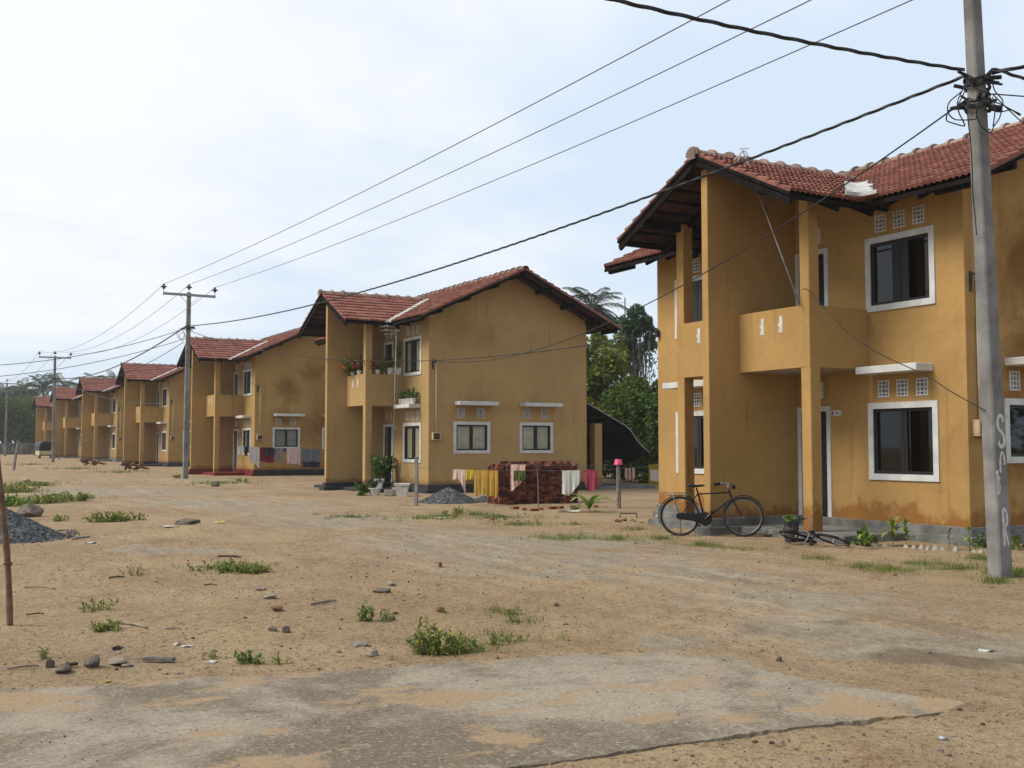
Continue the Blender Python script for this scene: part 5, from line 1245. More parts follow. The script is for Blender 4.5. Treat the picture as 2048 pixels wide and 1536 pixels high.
post('line_post', 'thin grey stick holding the left end of the far clothes line', 468, 950, La.z+.04, .025, M['wood']); post('line_post', 'short grey stick under the long white shirt', 507, 951, La.z-.0, .02, M['wood'])

# ------------------------------------------------------------------ pots, flowers, canopy plants at the flowered house
def pot(label, p, r, h, m=None, sq=0, plant=None, seed=0, name='potted_plant', group=None):
    o = thing(name, label, 'potted plant' if plant else 'pot', p, random.Random(seed).uniform(0, 1) if not sq else .3, group)
    MB().lathe([(r*.68, 0), (r*.98, h*.86), (r*1.1, h*.86), (r*1.12, h), (r*.95, h), (r*.9, h*.9), (0, h*.88)], 4 if sq else 16, sq=0).build('pot', m or M['pot_white'], o, smooth=False)
    if plant:
        ht, rad, n, size, lm, fl = plant; rg = random.Random(seed+1); mb = MB()
        for k in range(max(4, n//14)):
            a = rg.uniform(0, 6.28); e = Vector((math.cos(a)*rad*rg.uniform(.2, 1), math.sin(a)*rad*rg.uniform(.2, 1), h+ht*rg.uniform(-.25 if rad > .45 else .5, 1))); b = Vector((0, 0, h*.85)); md = b.lerp(e, .5)+Vector((0, 0, ht*.12))
            pts = smooth([b, md, e], 5); mb.tube(pts, .005, 3)
            for q in range(14):
                t = rg.uniform(.25, 1); pp = pts[min(len(pts)-1, int(t*(len(pts)-1)))]; leafquad(mb, pp+rdir(rg)*rad*.08, (rdir(rg)+Vector((0, 0, .3))).normalized(), (Vector((0, 0, 1))+rdir(rg)*.6).normalized(), size*rg.uniform(.6, 1.2), size*.28)
        mb.build('foliage', lm, o, fix=False)
        if fl:
            fm, nf = fl; mf = MB()
            for k in range(nf):
                a = rg.uniform(0, 6.28); c = Vector((math.cos(a)*rad*rg.uniform(.2, 1.05), math.sin(a)*rad*rg.uniform(.2, 1.05), h+ht*rg.uniform(.2, 1.0)))
                for j in range(7): leafquad(mf, c, rdir(rg), rdir(rg), .085, .042)
            mf.build('flowers', fm, o, fix=False)
    return o
H2 = Vector((14.6+.25, 15.1+20.45, .04)); hl = lambda x, y, z: H2+Vector((x, y, z))
PG = 'pots at the flowered house'
for i, y in enumerate((-3.02, -2.78, -2.56, -2.32, -2.08)):
    pot(('white pot nearest the corner on the window canopy, trailing plant', 'white pot with a feathery plant, second from the corner on the canopy', 'white pot in the middle of the row on the canopy', 'white pot with a bushy plant, fourth from the corner on the canopy', 'white pot at the balcony end of the row on the canopy')[i], hl(-.2, y, 2.905), .10, .19,
        plant=((.22, .22, 60, .12, M['leaf'], None), (.34, .2, 90, .11, M['leaf'], None), (.12, .08, 30, .08, M['leaf_olive'], None), (.3, .18, 80, .11, M['leaf'], None), (.3, .13, 50, .09, M['leaf_olive'], None))[i], seed=i*3, group=PG)
pot('pot of red and orange flowers trailing over the balcony front by the fin wall', hl(-1.34, -.55, 3.942), .10, .14, plant=(.4, .62, 560, .14, M['leaf'], (M['flower_orange'], 16)), seed=30, group=PG)
pot('pot of crimson flowers at the middle of the balcony front', hl(-1.34, -1.15, 3.942), .10, .14, plant=(.45, .42, 360, .13, M['leaf'], (M['flower_red'], 12)), seed=33, group=PG)
pot('pot of crimson flowers on the side parapet of the balcony', hl(-.95, -1.77, 3.94), .10, .14, plant=(.28, .5, 300, .12, M['leaf'], (M['flower_red'], 9)), seed=36, group=PG)
pot('pot of orange flowers at the wall end of the side parapet', hl(-.5, -1.77, 3.94), .12, .22, plant=(.3, .3, 140, .11, M['leaf'], (M['flower_orange'], 5)), seed=39, group=PG)
pot('pot with a tall thin leafy plant at the end of the side parapet', hl(-.18, -1.77, 3.94), .12, .22, plant=(1.0, .16, 160, .09, M['leaf_olive'], None), seed=42, group=PG)
pot('small white pot at the foot of the fin wall of the flowered house', at(686, 976)+Vector((0, 0, 0)), .2, .22, plant=(.06, .12, 26, .09, M['leaf_olive'], None), seed=50, group=PG)
pot('round white pot left of the big planter by the column', at(738, 982), .17, .28, plant=(.62, .25, 130, .14, M['leaf_olive'], (M['flower_yellow'], 2)), seed=53, group=PG)
pot('big white planter with a bushy plant by the column', at(756, 984), .25, .44, plant=(.78, .42, 420, .15, M['leaf'], None), seed=56, sq=1, group=PG)
pot('low white pot in front of the big planter', at(749, 990), .2, .22, plant=(.3, .3, 120, .12, M['leaf_dark'], None), seed=59, group=PG)
pot('tall leafy plant in a dark pot behind the big planter', at(772, 981), .18, .26, M['pot_grey'], plant=(.98, .36, 420, .15, M['leaf_dark'], None), seed=62, group=PG)
pot('empty square white planter under the window of the flowered house', at(804, 993), .30, .40, sq=1, seed=65, name='planter', group=PG)
pot('small white pot beside the empty square planter', at(793, 990), .14, .22, plant=(.1, .1, 24, .1, M['leaf'], None), seed=66, group=PG)
blk = MB().box(-.16, .16, -.08, .08, 0, .17).mesh('cement_block', M['pale_stone'], bevel=.012)
for x, lab in ((774, 'left'), (780, 'middle'), (787, 'right')): loose('cement_block', lab+' one of three small pale cement blocks by the planters', 'block', at(x, 992), blk, None, 1.2 + .2*(x % 3), 'cement blocks by the planters', (.6, 1, 1.1))
tree('garden_bush', 'trailing shrub growing at the column foot of the flowered house', at(722, 991), [(at(722, 991)+Vector((0, 0, .16)), .20, .9), (at(733, 990)+Vector((0, 0, .12)), .15, .9)], 260, .11, M['leaf'], 71, .012, 'bush')
# the nearest house: bucket, doorway plants, edging
bk = at(1583, 1083); o = thing('plant_bucket', 'dark grey bucket with a small bright green plant by the front column', 'bucket', bk)
MB().lathe([(.105, 0), (.125, .30), (.132, .30), (.132, .32), (.118, .32), (.11, .27), (0, .27)], 16).build('bucket', M['pot_grey'], o)
mb = MB(); rg = random.Random(5)
for k in range(26): a = rg.uniform(0, 6.28); p = Vector((math.cos(a)*.08*rg.random()-.03, math.sin(a)*.08*rg.random(), .30+rg.uniform(0, .14))); mb.tube([(0, 0, .27), p], .004, 3); leafquad(mb, p, (Vector((math.cos(a), math.sin(a), .1))+rdir(rg)*.5).normalized(), Vector((0, 0, 1)), .10, .034)
mb.build('plant', M['leaf_bright'], o, fix=False)
def sprout(name, label, p, h, nb, L, wd, m, seed, group=None, arch=.9):
    o = thing(name, label, 'plant', p, 0, group); rg = random.Random(seed); mb = MB(); st = MB()
    st.tube([(0, 0, -.05), (.01, 0, h*.55), (.0, .01, h)], .007, 4)
    for k in range(nb):
        a = 2*math.pi*k*.382+rg.uniform(-.3, .3); z = h*(.35+.65*k/nb); e = rg.uniform(.2, arch)+.5*k/nb; d = Vector((math.cos(a), math.sin(a), 0)); pts = []; q = Vector((0, 0, z)); l = L*rg.uniform(.75, 1.1)
        for i in range(7): pts.append(q.copy()); q += (d*math.cos(e)+Vector((0, 0, math.sin(e))))*l/6; e -= .28
        sd = d.cross(Vector((0, 0, 1))); vs = []
        for i, c in enumerate(pts): w_ = wd*math.sin(math.pi*(.12+.85*i/6)); vs += [c+sd*w_+Vector((0, 0, .2*w_)), c, c-sd*w_+Vector((0, 0, .2*w_))]
        mb.add(vs, [(i*3+j, i*3+j+1, i*3+j+4, i*3+j+3) for i in range(6) for j in range(2)])
    mb.build('leaves', m, o, smooth=True, fix=False); st.build('stem', M['leaf_weed'], o, fix=False); return o
HP = 'young plants along the plinth of the nearest house'
sprout('young_plant', 'young broad leafed plant, first in the row right of the fallen bicycle', at(1728, 1098), .30, 8, .24, .03, M['leaf_bright'], 1, HP)
sprout('young_plant', 'clump of drooping long leaves in the middle of the plinth row', at(1786, 1092), .30, 14, .34, .035, M['leaf_weed'], 2, HP)
sprout('young_plant', 'tall sprout with upright leaves just right of the drooping clump', at(1812, 1094), .36, 8, .26, .03, M['leaf_bright'], 3, HP)
sprout('young_plant', 'dark spiky plant near the corner of the nearest house', at(1898, 1100), .26, 8, .24, .018, M['leaf'], 4, HP)
sprout('young_plant', 'thin sapling standing alone in the grass left of the painted pole', at(1940, 1128), .48, 8, .15, .03, M['leaf_bright'], 5, HP)
tree('low_bush', 'low dark bush against the porch end of the plinth', at(1722, 1090), [(at(1722, 1090)+Vector((0, 0, .12)), .14, .9), (at(1735, 1092)+Vector((0, 0, .1)), .12, .8)], 240, .07, M['leaf'], 72, .012, 'bush', HP)
tree('low_bush', 'low dark bush behind the painted pole', at(1985, 1100), [(at(1985, 1098)+Vector((.2, .2, .12)), .2, .7), (at(2040, 1100)+Vector((0, 0, .1)), .2, .6)], 300, .07, M['leaf'], 73, .012, 'bush', HP)
sprout('coconut_seedling', 'bright green coconut seedling in front of the brick stack', at(1178, 1024), .16, 7, .85, .085, M['leaf_bright'], 6, None, 1.25)
rgE = random.Random(44)
tri = MB().add([(-.06, -.05, -.03), (.06, -.05, -.03), (.06, .05, -.03), (-.06, .05, -.03), (-.012, -.02, .075), (.015, .02, .08)], [(0, 3, 2, 1), (0, 1, 4), (1, 2, 5, 4), (2, 3, 5), (3, 0, 4, 5)]).mesh('edging_stone', M['pale_stone'], bevel=.006)
for i, x in enumerate((1752, 1770, 1812, 1828, 1843, 1857, 1871, 1886, 1912, 1950, 1962)):
    loose('edging_stone', 'pale pointed edging stone set along the plinth of the nearest house', 'stone', at(x, 1092+.12*(x-1752)*.55), tri, None, rgE.uniform(0, 3), 'edging stones along the plinth', (1, 1, rgE.uniform(.7, 1.1)))

# ------------------------------------------------------------------ left side: bamboo pole, posts, boulder, three wheeler
bp = at(20, 1251); o = thing('bamboo_pole', 'weathered brown bamboo pole standing at the left edge', 'pole', bp); top = onY(-17, 690, bp.y+.02)-bp
pts = [Vector((0, 0, -.3))]; n = 15
for i in range(n+1): t = i/n; pts.append(top*t+Vector((.014*math.sin(t*7), 0, 0)))
rad = [.031]; 
for i in range(n+1): rad.append(.026-.006*i/n+(.004 if i % 3 == 1 else 0))
MB().tube(pts, rad, 9).build('shaft', M['bamboo'], o, smooth=True)
k_ = onY(16, 1127, bp.y+.01)-bp
MB().tube([k_+Vector((.026*math.cos(t), .026*math.sin(t), .008*math.sin(2*t))) for t in [2*math.pi*i/12 for i in range(12)]], .012, 6, closed=True).build('knot', M['bamboo'], o, smooth=True)
post('line_post', 'short leaning grey post far left beside the track', 26, 940, gh(*at(26, 940).to_2d())+1.68, .08, M['wood'], (.25, .2), 6)
post('line_post', 'thin dark stake near the three wheeler', 118, 919, 1.0, .05, M['wood'], (.0, 0), 5)
def rock_me(seed, sub=2, rough=.35, flat=.6, m=None, name='stone'):
    bm = bmesh.new(); bmesh.ops.create_icosphere(bm, subdivisions=sub, radius=1)
    rg = random.Random(seed); pl = [(rdir(rg), rg.uniform(.55, .85)) for _ in range(11)]
    for v in bm.verts:
        p = v.co.copy()
        for d, k in pl:
            q = p.dot(d)
            if q > k: p -= d*(q-k)
        p *= 1+rough*.35*noise.noise(p*1.7+Vector((seed, 0, 0)))+rough*.12*noise.noise(p*5+Vector((0, seed, 0)))
        v.co = Vector((p.x, p.y*.8, p.z*flat))
    me = bpy.data.meshes.new(name); bm.to_mesh(me); bm.free(); me.materials.append(m or M['stone']); return me
def rock(label, px, py, s, m, seed, flat=.6, name='rock', cat='rock', rz=None, sc=(1, 1, 1), sink=.25, group=None):
    s *= .66; p = at(px, py); o = link(name, rock_me(seed, 3, .35, flat, m, name)); o.location = p+Vector((0, 0, s*flat*(1-sink-.25)*sc[2]))
    o.rotation_euler = (0, 0, seed*1.3 if rz is None else rz); o.scale = (s*sc[0], s*sc[1], s*sc[2]); return tag(o, label, cat, group)
rock('large grey boulder behind the gravel pile at the left edge', 60, 1034, .50, M['stone'], 3, .6)
rock('squarish grey brown block of rubble near the slab, largest in its row', 186, 1334, .115, M['stone'], 5, .8, sc=(1, .8, 1))
rock('flat pale lump of rubble right of the squarish block', 236, 1327, .15, M['pale_stone'], 6, .35)
rock('small flat pale piece below the flat pale lump', 256, 1333, .075, M['pale_stone'], 7, .4)
rock('low rounded brown stone nearest the slab edge', 126, 1346, .10, M['stone'], 8, .55)
rock('dark blackish chunk left of the squarish block', 100, 1335, .062, M['dark_stone'], 9, 1.0)
rock('brown stone standing alone behind the rubble row', 235, 1300, .065, M['dark_stone'], 10, .6)
rock('reddish brown clod among the pale stones of the sandy rise', 554, 1222, .115, M['red_stone'], 11, .5)
rock('long whitish stone left of the yellow flowering weed', 720, 1293, .12, M['pale_stone'], 12, .35)
rock('pale grey wedge stone left of the yellow flowering weed', 745, 1312, .095, M['pale_stone'], 13, .5)
rock('pale flat stone on the sandy rise', 540, 1197, .12, M['pale_stone'], 14, .4)
rock('whitish broken flake upmost on the sandy rise', 523, 1181, .11, M['pale_stone'], 15, .35)
rock('grey pointed stone on the bare sand, left one of a close pair', 546, 1262, .075, M['stone'], 16, .6)
rock('grey pointed stone on the bare sand, right one of a close pair', 572, 1265, .075, M['stone'], 17, .8)
rock('pale angular stone at the edge of the grey track', 783, 1170, .085, M['pale_stone'], 18, .6)
rock('flat buried stone between the sandy rise and the track', 762, 1185, .16, M['stone'], 19, .35)
rock('orange red ball of clay on the grey track', 880, 1135, .075, M['red_stone'], 20, .95)
rock('small grey stone lying alone on the bare sand right of the track', 1112, 1212, .055, M['stone'], 21, .7)
rock('small dark stone lying alone in the middle of the sandy strip', 1558, 1322, .05, M['stone'], 22, .8)
rock('small brown stone on the concrete slab near its front edge', 1164, 1451, .035, M['dark_stone'], 23, .5, sink=-.3)
rock('clod of earth with bricks left of the grey track', 375, 1050, .34, M['stone'], 24, .45, sc=(1.2, .8, 1))
rock('brown clod right of the flowering weed', 880, 1224, .085, M['red_stone'], 25, .6)
rock('dark flat clod beside the small green weed on the rise', 780, 1240, .10, M['dark_stone'], 26, .35)
rock('reddish brick bit on the sand above the flowering weed', 790, 1228, .055, M['red_stone'], 27, .5)
rock('pale rock in the weeds left of the track, left one of two', 52, 965, .40, M['pale_stone'], 28, .5)
rock('pale rock in the weeds left of the track, right one of two', 82, 968, .42, M['pale_stone'], 29, .4)
rock('long dark lump on the ground before the second power pole', 430, 972, .55, M['dark_stone'], 30, .18, sc=(1.7, .6, 1))
for i, (x, y) in enumerate(((1003, 1035), (960, 1040), (985, 1041), (1010, 1040), (1035, 1042), (1248, 1042), (1270, 1044), (1262, 1041), (1235, 1044), (1283, 1046))):
    rock('small rubble piece in the sparse grass between the two nearest houses', x, y, .07+.035*(i % 3), (M['stone'], M['pale_stone'], M['red_stone'])[i % 3], 50+i, .5, 'rubble', 'rubble', group='rubble in the sparse grass')
for lab, x, y, dx, L in (('broken brick rubble heap in front of the house behind the middle pole', 262, 941, 1.1, .55), ('broken timber and brick heap in front of the fifth house', 181, 931, 1.2, .6)):
    o = thing('rubble_heap', lab, 'rubble', at(x, y)); mb = MB(); rg = random.Random(x)
    for k in range(9): mb.obox((rg.uniform(-.6, .5), rg.uniform(-.3, .3), .08+.25*rg.random()), rdir(rg)*.16, rdir(rg).cross(Vector((0, 0, 1)))*.10, (0, 0, .06))
    mb.beam((-.5, .1, .5), (1.0, -.1, .08), .16, .07).beam((-.4, -.15, .42), (.9, .2, .06), .12, .06); mb.build('pieces', M['red_stone'], o, bevel=.01)
# three wheeler parked at the end of the track, seen from behind
tp = at(92, 917); tk = thing('three_wheeler', 'black hooded cream three wheeler parked at the far end of the track', 'three wheeler', tp, R(8))
hood = MB(); prof = [(-.62, .72), (-.62, 1.15), (-.56, 1.42), (-.40, 1.56), (0, 1.62), (.40, 1.56), (.56, 1.42), (.62, 1.15), (.62, .72)]; ys = [(-.0, .93), (.12, 1.0), (.9, 1.0), (1.5, .98), (1.72, .86)]; vs = []
for (y, s_) in ys:
    for (x, z) in prof: vs.append((x*(.9+.1*s_), y, .72+(z-.72)*s_))
n = len(prof); hood.add(vs, [(i*n+k, i*n+k+1, (i+1)*n+k+1, (i+1)*n+k) for i in range(len(ys)-1) for k in range(n-1)]+[tuple(range(n))]); hood.build('hood', M['tarp'], tk, smooth=False)
bd = MB(); bd.box(-.62, .62, -.02, 1.25, .28, .72); bd.box(-.40, .40, 1.25, 2.3, .30, .55); bd.box(-.40, .40, 2.15, 2.3, .55, .95); bd.build('body', M['auto_cream'], tk, bevel=.05)
MB().box(-.60, .60, -.06, -.02, .27, .36).build('bumper', M['black'], tk, bevel=.01); MB().box(-.36, .36, -.012, .0, .98, 1.32).build('rear_window', M['glass_dark'], tk)
for x, y in ((-.50, .35), (.50, .35), (0, 2.25)):
    w_ = MB(); w_.tube([(x-.06, y, .22), (x+.06, y, .22)], .22, 16); q = w_.build('wheel', M['tyre'], tk, smooth=False, bevel=.015); MB().tube([(x-.065, y, .22), (x+.065, y, .22)], .11, 10).build('hub', M['galv'], q)
for x in (-.5, .5): MB().box(x-.05, x+.05, -.035, -.02, .50, .60).build('tail_lamp', mat('red_lamp', (.35, .02, .02), .3), tk)

# ------------------------------------------------------------------ weeds, grass, loose stones, litter
def weed(label, px, py, h, r, n, m, seed, leaf_=.035, flowers=0, name='weed', fl=None, group=None, low=.35):
    p = at(px, py); o = thing(name, label, 'weed', p, 0, group); rg = random.Random(seed); mb = MB(); fb = MB(); st = MB()
    for k in range(n):
        a = rg.uniform(0, 6.28); q = math.sqrt(rg.random()); b = Vector((math.cos(a)*r*q*.55, math.sin(a)*r*q*.55, -.02)); e = Vector((math.cos(a)*r*q*1.1, math.sin(a)*r*q*1.1, h*rg.uniform(low, 1)*(1-.35*q)))
        pts = smooth([b, b.lerp(e, .5)+Vector((rg.gauss(0, .02), rg.gauss(0, .02), h*.06)), e], 4); st.tube(pts, [.0035]*6+[.002]*(len(pts)-6), 3, cap=False)
        nl = max(6, int(e.z/.018))
        for i in range(nl):
            t = rg.uniform(.12, 1); c = pts[min(len(pts)-1, int(t*(len(pts)-1)))]; d = (rdir(rg)+Vector((0, 0, .35))).normalized()
            for j in range(2): leafquad(mb, c+d*leaf_*.4*j, (d+rdir(rg)*.6).normalized(), (Vector((0, 0, 1))+rdir(rg)*.5).normalized(), leaf_*rg.uniform(.6, 1.3), leaf_*.24)
        if flowers and rg.random() < flowers:
            for j in range(6): leafquad(fb, e+Vector((0, 0, .01)), (rdir(rg)+Vector((0, 0, .5))).normalized(), rdir(rg), .014, .007)
    mb.build('leaves', m, o, fix=False); st.build('stems', M['leaf_weed'], o, fix=False)
    if fb.v: fb.build('flowers', fl or M['flower_yellow'], o, fix=False)
    return o
LW = M['leaf_weed']
weed('tall bushy weed with small yellow flowers at the slab edge', 855, 1308, .33, .13, 26, LW, 1, .042, .22)
weed('rounded bushy weed just right of the tall yellow flowering one', 893, 1307, .24, .13, 20, LW, 2, .04, .15)
weed('low spreading weed at the right end of the clump by the slab', 940, 1305, .15, .17, 20, LW, 3, .036)
weed('thin sparse weed standing alone right of the slab clump', 985, 1290, .15, .10, 8, LW, 4, .03)
weed('flat straggling weed at the far right of the slab clump', 1018, 1285, .09, .16, 12, LW, 5, .03)
weed('thin flowering stalk rising above the slab clump', 912, 1296, .28, .05, 4, LW, 6, .028, .8)
weed('leafy upright weed on the rise above the slab clump', 732, 1243, .20, .09, 12, M['leaf'], 7, .04)
weed('straggling weed with bare twigs beside the leafy upright one', 768, 1242, .14, .09, 9, LW, 8, .026)
weed('dense green low weed beside the white stick on the left', 212, 1262, .12, .13, 26, LW, 9, .04)
weed('dry looking spreading weed behind the dense green one', 193, 1222, .15, .18, 18, M['leaf_olive'], 10, .032)
weed('low dark weed on the bare sand close to the slab', 505, 1326, .10, .13, 14, M['leaf'], 11, .04)
weed('single small upright sprig right of the low dark weed', 564, 1328, .10, .03, 4, LW, 12, .035)
weed('thin sprig above the rubble row', 87, 1317, .09, .04, 5, LW, 13, .03)
weed('tiny sprig with narrow leaves on the sand left of the low dark weed', 418, 1318, .09, .03, 4, LW, 14, .03)
weed('flat weed patch on the left sand, left one of two', 460, 1143, .14, .2, 34, LW, 15, .05)
weed('flat weed patch on the left sand, right one of two', 510, 1145, .13, .20, 34, LW, 16, .05)
weed('feathery weed in the middle of the left sand', 405, 1140, .12, .2, 10, M['leaf_olive'], 17, .04)
weed('wispy weed left of the feathery one', 268, 1152, .18, .2, 9, M['leaf_olive'], 18, .03)
weed('leafy weed clump behind the left gravel mound, left half', 208, 1043, 0.198, 0.336, 24, LW, 19, .08)
weed('leafy weed clump behind the left gravel mound, right half', 236, 1042, 0.223, 0.288, 24, LW, 20, .08)
weed('smaller weed tuft right of the leafy clump', 272, 1040, 0.149, 0.200, 10, M['leaf_olive'], 21, .07)
weed('small weed at the foot of the left gravel pile', 115, 1042, 0.174, 0.240, 13, LW, 22, .07)
weed('bushy weed between the boulder and the track, left one of three', 86, 1006, 0.260, 0.440, 26, LW, 23, .10)
weed('bushy weed between the boulder and the track, middle one of three', 112, 1004, 0.298, 0.400, 26, LW, 24, .10)
weed('bushy weed between the boulder and the track, right one of three', 158, 1002, 0.273, 0.336, 21, LW, 25, .10)
weed('broad leafed green weed behind the boulder', 24, 1012, 0.248, 0.480, 30, M['leaf_bright'], 26, .13)
weed('weed patch beside the pale rocks at the left edge', 35, 984, 0.248, 0.800, 36, LW, 27, .12)
weed('low weed patch among the pale rocks left of the track', 66, 972, 0.186, 0.720, 24, LW, 28, .11)
weed('green tuft at the foot of the second power pole', 352, 956, 0.174, 0.240, 10, LW, 29, .10)
weed('yellowish weed in front of the damp stained house', 484, 963, 0.155, 0.240, 10, M['leaf_bright'], 30, .10)
weed('weed at the edge of the gravel track left of the slack line post', 903, 1030, 0.124, 0.240, 12, LW, 31, .07)
weed('small weed on the sand right of the track', 1020, 1232, .10, .10, 9, LW, 32, .03)
weed('lone sprig on the sand right of the slab clump', 1028, 1243, .07, .06, 5, LW, 33, .03)
weed('low weed beside the coconut seedling', 1152, 1020, 0.124, 0.200, 13, M['leaf'], 34, .07)
weed('small weed before the low gravel pile', 925, 1025, 0.112, 0.240, 9, LW, 35, .07)
rg = random.Random(77); mb = MB()
for (c, r, k) in GRASS:
    for _ in range(int(230*k*min(2.2, r*r+.4))):
        a = rg.uniform(0, 6.28); q = abs(rg.gauss(0, .6))*r; x, y = c.x+math.cos(a)*q, c.y+math.sin(a)*q
        if 12.9 < x < 21 and 10.9 < y < 19.6: continue
        if nz(x, y, 2.3, 9) < -.15: continue
        z = gh(x, y); far = math.hypot(x, y)
        for b in range(5 if far < 30 else 4):
            d = rdir(rg); h = rg.uniform(.035, .10)*(1 if far < 30 else 1.7); w_ = .004*(1 if far < 22 else 2.4); p = Vector((x+rg.gauss(0, .035), y+rg.gauss(0, .035), z-.005)); u = Vector((d.x, d.y, 0)); sd = Vector((-d.y, d.x, 0))
            mb.add([p-sd*w_, p+sd*w_, p+u*h*.5+Vector((0, 0, h))], [(0, 1, 2)])
stuff(tag(mb.build('grass', M['grass'], None, fix=False), 'sparse short grass growing in patches on the sandy ground', 'grass'))
# loose stones: individuals of a few shared shapes, and the finest grit as one mass
KIN = [rock_me(200+i, 1, .5, (.45, .6, .75)[i % 3], m, 'pebble') for i, m in enumerate([M['stone'], M['pale_stone'], M['dark_stone'], M['red_stone'], M['stone'], M['pale_stone']])]
rg = random.Random(91)
def scatter_px():
    while True:
        k = rg.random()
        if k < .60: x, y = rg.gauss(520, 330), rg.uniform(1090, 1350)
        elif k < .85: x, y = rg.uniform(700, 2048), rg.uniform(1060, 1400)
        else: x, y = rg.uniform(1300, 2048), rg.uniform(1400, 1536)
        if 0 < x < 2048: return x, y
for i in range(160):
    x, y = scatter_px(); p = at(x, y)
    if in_poly(p.to_2d(), SLAB): continue
    s = rg.uniform(.010, .030)*(1 if y > 1150 else 1.5)*(1.6 if rg.random() < .1 else 1); o = link('pebble', rg.choice(KIN)); o.location = p+Vector((0, 0, s*.12)); o.scale = (s*.8, s*.8, s*.7); o.rotation_euler = (0, 0, rg.uniform(0, 6.28))
    tag(o, 'small loose stone lying on the bare sandy ground', 'stone', 'small loose stones on the sand')
mb = MB()
for i in range(8000):
    if rg.random() < .7: x, y = rg.uniform(-40, 2090), rg.uniform(1040, 1536)
    else: x, y = scatter_px()
    p = flat_at(x, y)
    ins = in_poly(p.to_2d(), SLAB)
    if ins and rg.random() < .72: continue
    p.z = .006 if ins else gh(p.x, p.y); s = rg.choice((.003, .004, .005, .006, .008, .011))*rg.uniform(.8, 1.2)*(1 if y > 1200 else 1.6)
    u, v = rdir(rg), rdir(rg); w_ = u.cross(v).normalized()
    mb.add([p+u*s, p-u*s*.6+v*s*.8, p-u*s*.7-v*s*.7, p+w_*s*.6+Vector((0, 0, s*.3)), p-w_*s*.4], [(0, 1, 3), (1, 2, 3), (2, 0, 3), (1, 0, 4), (2, 1, 4), (0, 2, 4)])
stuff(tag(mb.build('grit', mat('mixed_grit', (0.19, 0.14, 0.095), 0.95, 0.2, 30, island=.75), None, fix=False), 'fine grit and crumbs strewn over the ground and slab', 'grit'))
def scrap(label, px, py, a, b, m, seed, name='scrap', cat='litter', h=.012):
    p = at(px, py); rg = random.Random(seed); mb = MB(); n = 9; vs = [(0, 0, h)]
    for i in range(n): t = 2*math.pi*i/n; q = rg.uniform(.6, 1.1); vs.append((math.cos(t)*a*q, math.sin(t)*b*q, rg.uniform(.002, h*1.6)))
    vs += [(x, y, z-.004) for x, y, z in vs]
    mb.add(vs, [(0, 1+i, 1+(i+1) % n) for i in range(n)]+[(n+1, n+2+(i+1) % n, n+2+i) for i in range(n)]+[(1+i, n+2+i, n+2+(i+1) % n, 1+(i+1) % n) for i in range(n)])
    o = mb.build(name, m, None); o.location = p; o.rotation_euler = (0, 0, -YAW+rg.uniform(-.3, .3)); return tag(o, label, cat)
scrap('white paper scrap behind the rubble row, left one of two', 354, 1290, .035, .03, M['paper'], 1); scrap('white paper scrap behind the rubble row, right one of two', 374, 1294, .05, .035, M['paper'], 2)
scrap('white scrap close to the slab edge', 426, 1325, .05, .035, M['paper'], 3); scrap('white scrap on the sandy strip at the right', 1974, 1303, .07, .05, M['paper'], 4)
scrap('yellow scrap beside the grey track', 440, 1046, .13, .07, M['yellow_leaf'], 5, h=.03); scrap('white flat board scrap beside the brick clod', 342, 1055, .2, .09, M['paper'], 6, h=.03)
scrap('small white scrap near the left gravel pile', 180, 1088, .14, .07, M['paper'], 7, h=.03); scrap('crumpled white plastic before the brick stack', 1140, 1025, .42, .16, M['paper'], 8, h=.05)
scrap('white torn sheet beside the low gravel pile', 890, 1036, .24, .08, M['paper'], 9, h=.02); scrap('small yellow leaf near the concrete slab', 214, 1364, .025, .015, M['yellow_leaf'], 10, 'fallen_leaf', 'leaf')
scrap('yellow leaf near the white scrap by the slab', 456, 1314, .03, .012, M['yellow_leaf'], 11, 'fallen_leaf', 'leaf'); scrap('pale blue scrap at the lower right', 1888, 1480, .03, .02, mat('blue_scrap', (.35, .45, .6), .7), 12)
def stick(label, x0, y0, x1, y1, r, m, name='stick', bend=.02, z=.012):
    a, b = at(x0, y0), at(x1, y1); mb = MB(); md = a.lerp(b, .5)+Vector((bend, -bend, .01)); mb.tube([p-a for p in smooth([a, md, b], 4)], [r]*5+[r*.75]*4, 5); o = mb.build(name, m, None, smooth=True); o.location = a+Vector((0, 0, z)); return tag(o, label, 'stick')
stick('white forked stick beside the dense green weed', 232, 1248, 294, 1259, .010, M['pale_stone']); stick('pale thin stick right of the white forked stick', 330, 1258, 362, 1262, .007, M['pale_stone'])
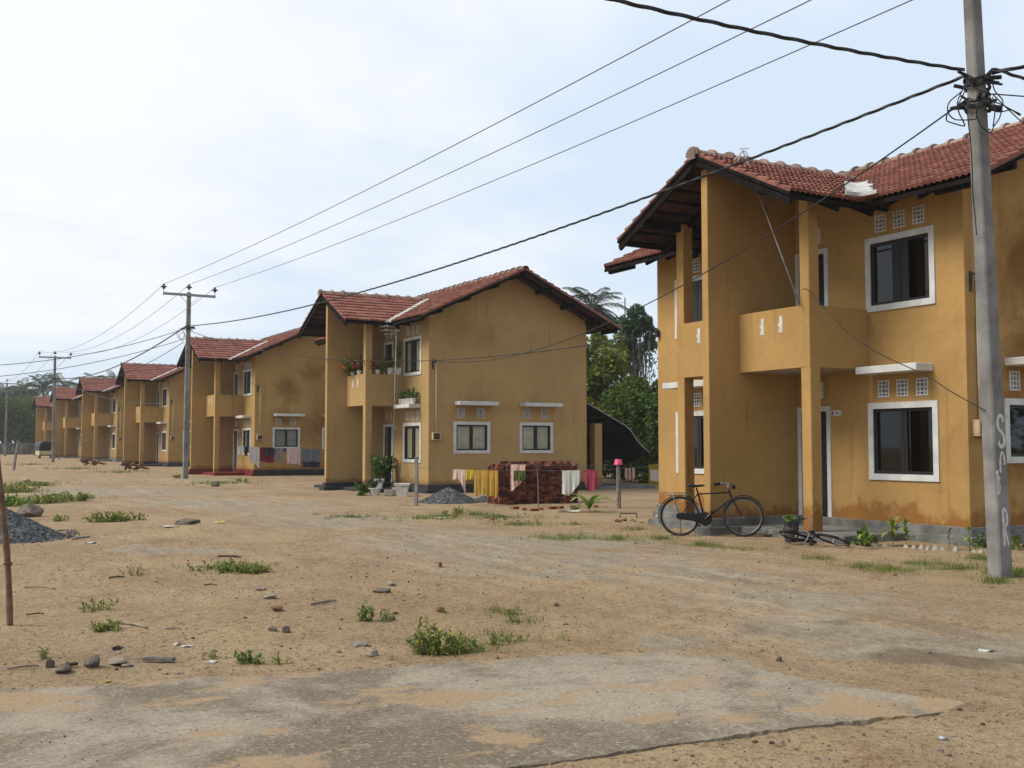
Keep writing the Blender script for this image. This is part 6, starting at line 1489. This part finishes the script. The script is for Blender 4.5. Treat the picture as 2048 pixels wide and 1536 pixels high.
stick('dark rod beside the black chunk', 120, 1337, 154, 1331, .016, M['dark_stone']); stick('long thin twig left of the black chunk', 14, 1342, 76, 1335, .007, M['wood'])
stick('dark twig below the dry looking weed', 52, 1232, 88, 1230, .007, M['bark']); stick('long grey twig beside the dry looking weed', 48, 1176, 112, 1180, .008, M['wood']); stick('short brown twig on the left sand', 408, 1172, 434, 1172, .008, M['bark'])
stick('crooked dark branch on the left sand', 436, 1114, 482, 1116, .016, M['bark'], bend=.06); stick('short black twig near the wispy weed', 218, 1157, 248, 1156, .012, M['bark']); stick('pale stick at the edge of the left gravel pile', 144, 1080, 180, 1074, .018, M['wood'])
stick('grey bent twig on the rise', 622, 1210, 672, 1203, .012, M['wood'], bend=.04)
a, b = at(285, 1324), at(348, 1326); o = MB().beam(Vector((0, 0, .03)), b-a+Vector((0, 0, .024)), .055, .028).build('plank', M['wood'], None, bevel=.004); o.location = a; tag(o, 'short grey weathered plank right of the rubble row', 'plank')
a, b = at(1470, 1072), at(1562, 1074); o = MB().beam(Vector((0, 0, .04)), b-a+Vector((0, 0, .04)), .12, .03).build('plank', M['bark'], None, bevel=.005); o.location = a; tag(o, 'dark brown plank lying between the leaning bicycle and the bucket', 'plank')
a = at(1240, 1036); MBt = MB().tube([(0, 0, 0), (.02, 0, .10), (.35, -.12, .10), (.36, -.12, 0)], .014, 6); o = MBt.build('iron_bracket', M['metal'], None); o.location = a; tag(o, 'bent black iron bar on the ground left of the nearest house', 'iron bar')

# ------------------------------------------------------------------ haze: even pale air round the whole place, sky outside
hz = stuff(tag(MB().box(-420, 460, -120, 420, -3, 22).build('haze', None, None), 'thin pale haze in the humid air over the whole place', 'haze'))
m = bpy.data.materials.new('haze'); m.use_nodes = True; m.node_tree.nodes.clear()
t = NT(m.node_tree); vol = t.n('ShaderNodeVolumePrincipled', {'Color': (0.88, 0.93, 1.0, 1), 'Density': 0.0004, 'Anisotropy': 0.2}); out = t.n('ShaderNodeOutputMaterial')
t.L.new(vol.outputs[0], out.inputs['Volume']); hz.data.materials.append(m)
SC.cycles.volume_bounces = 1; SC.cycles.volume_step_rate = 8
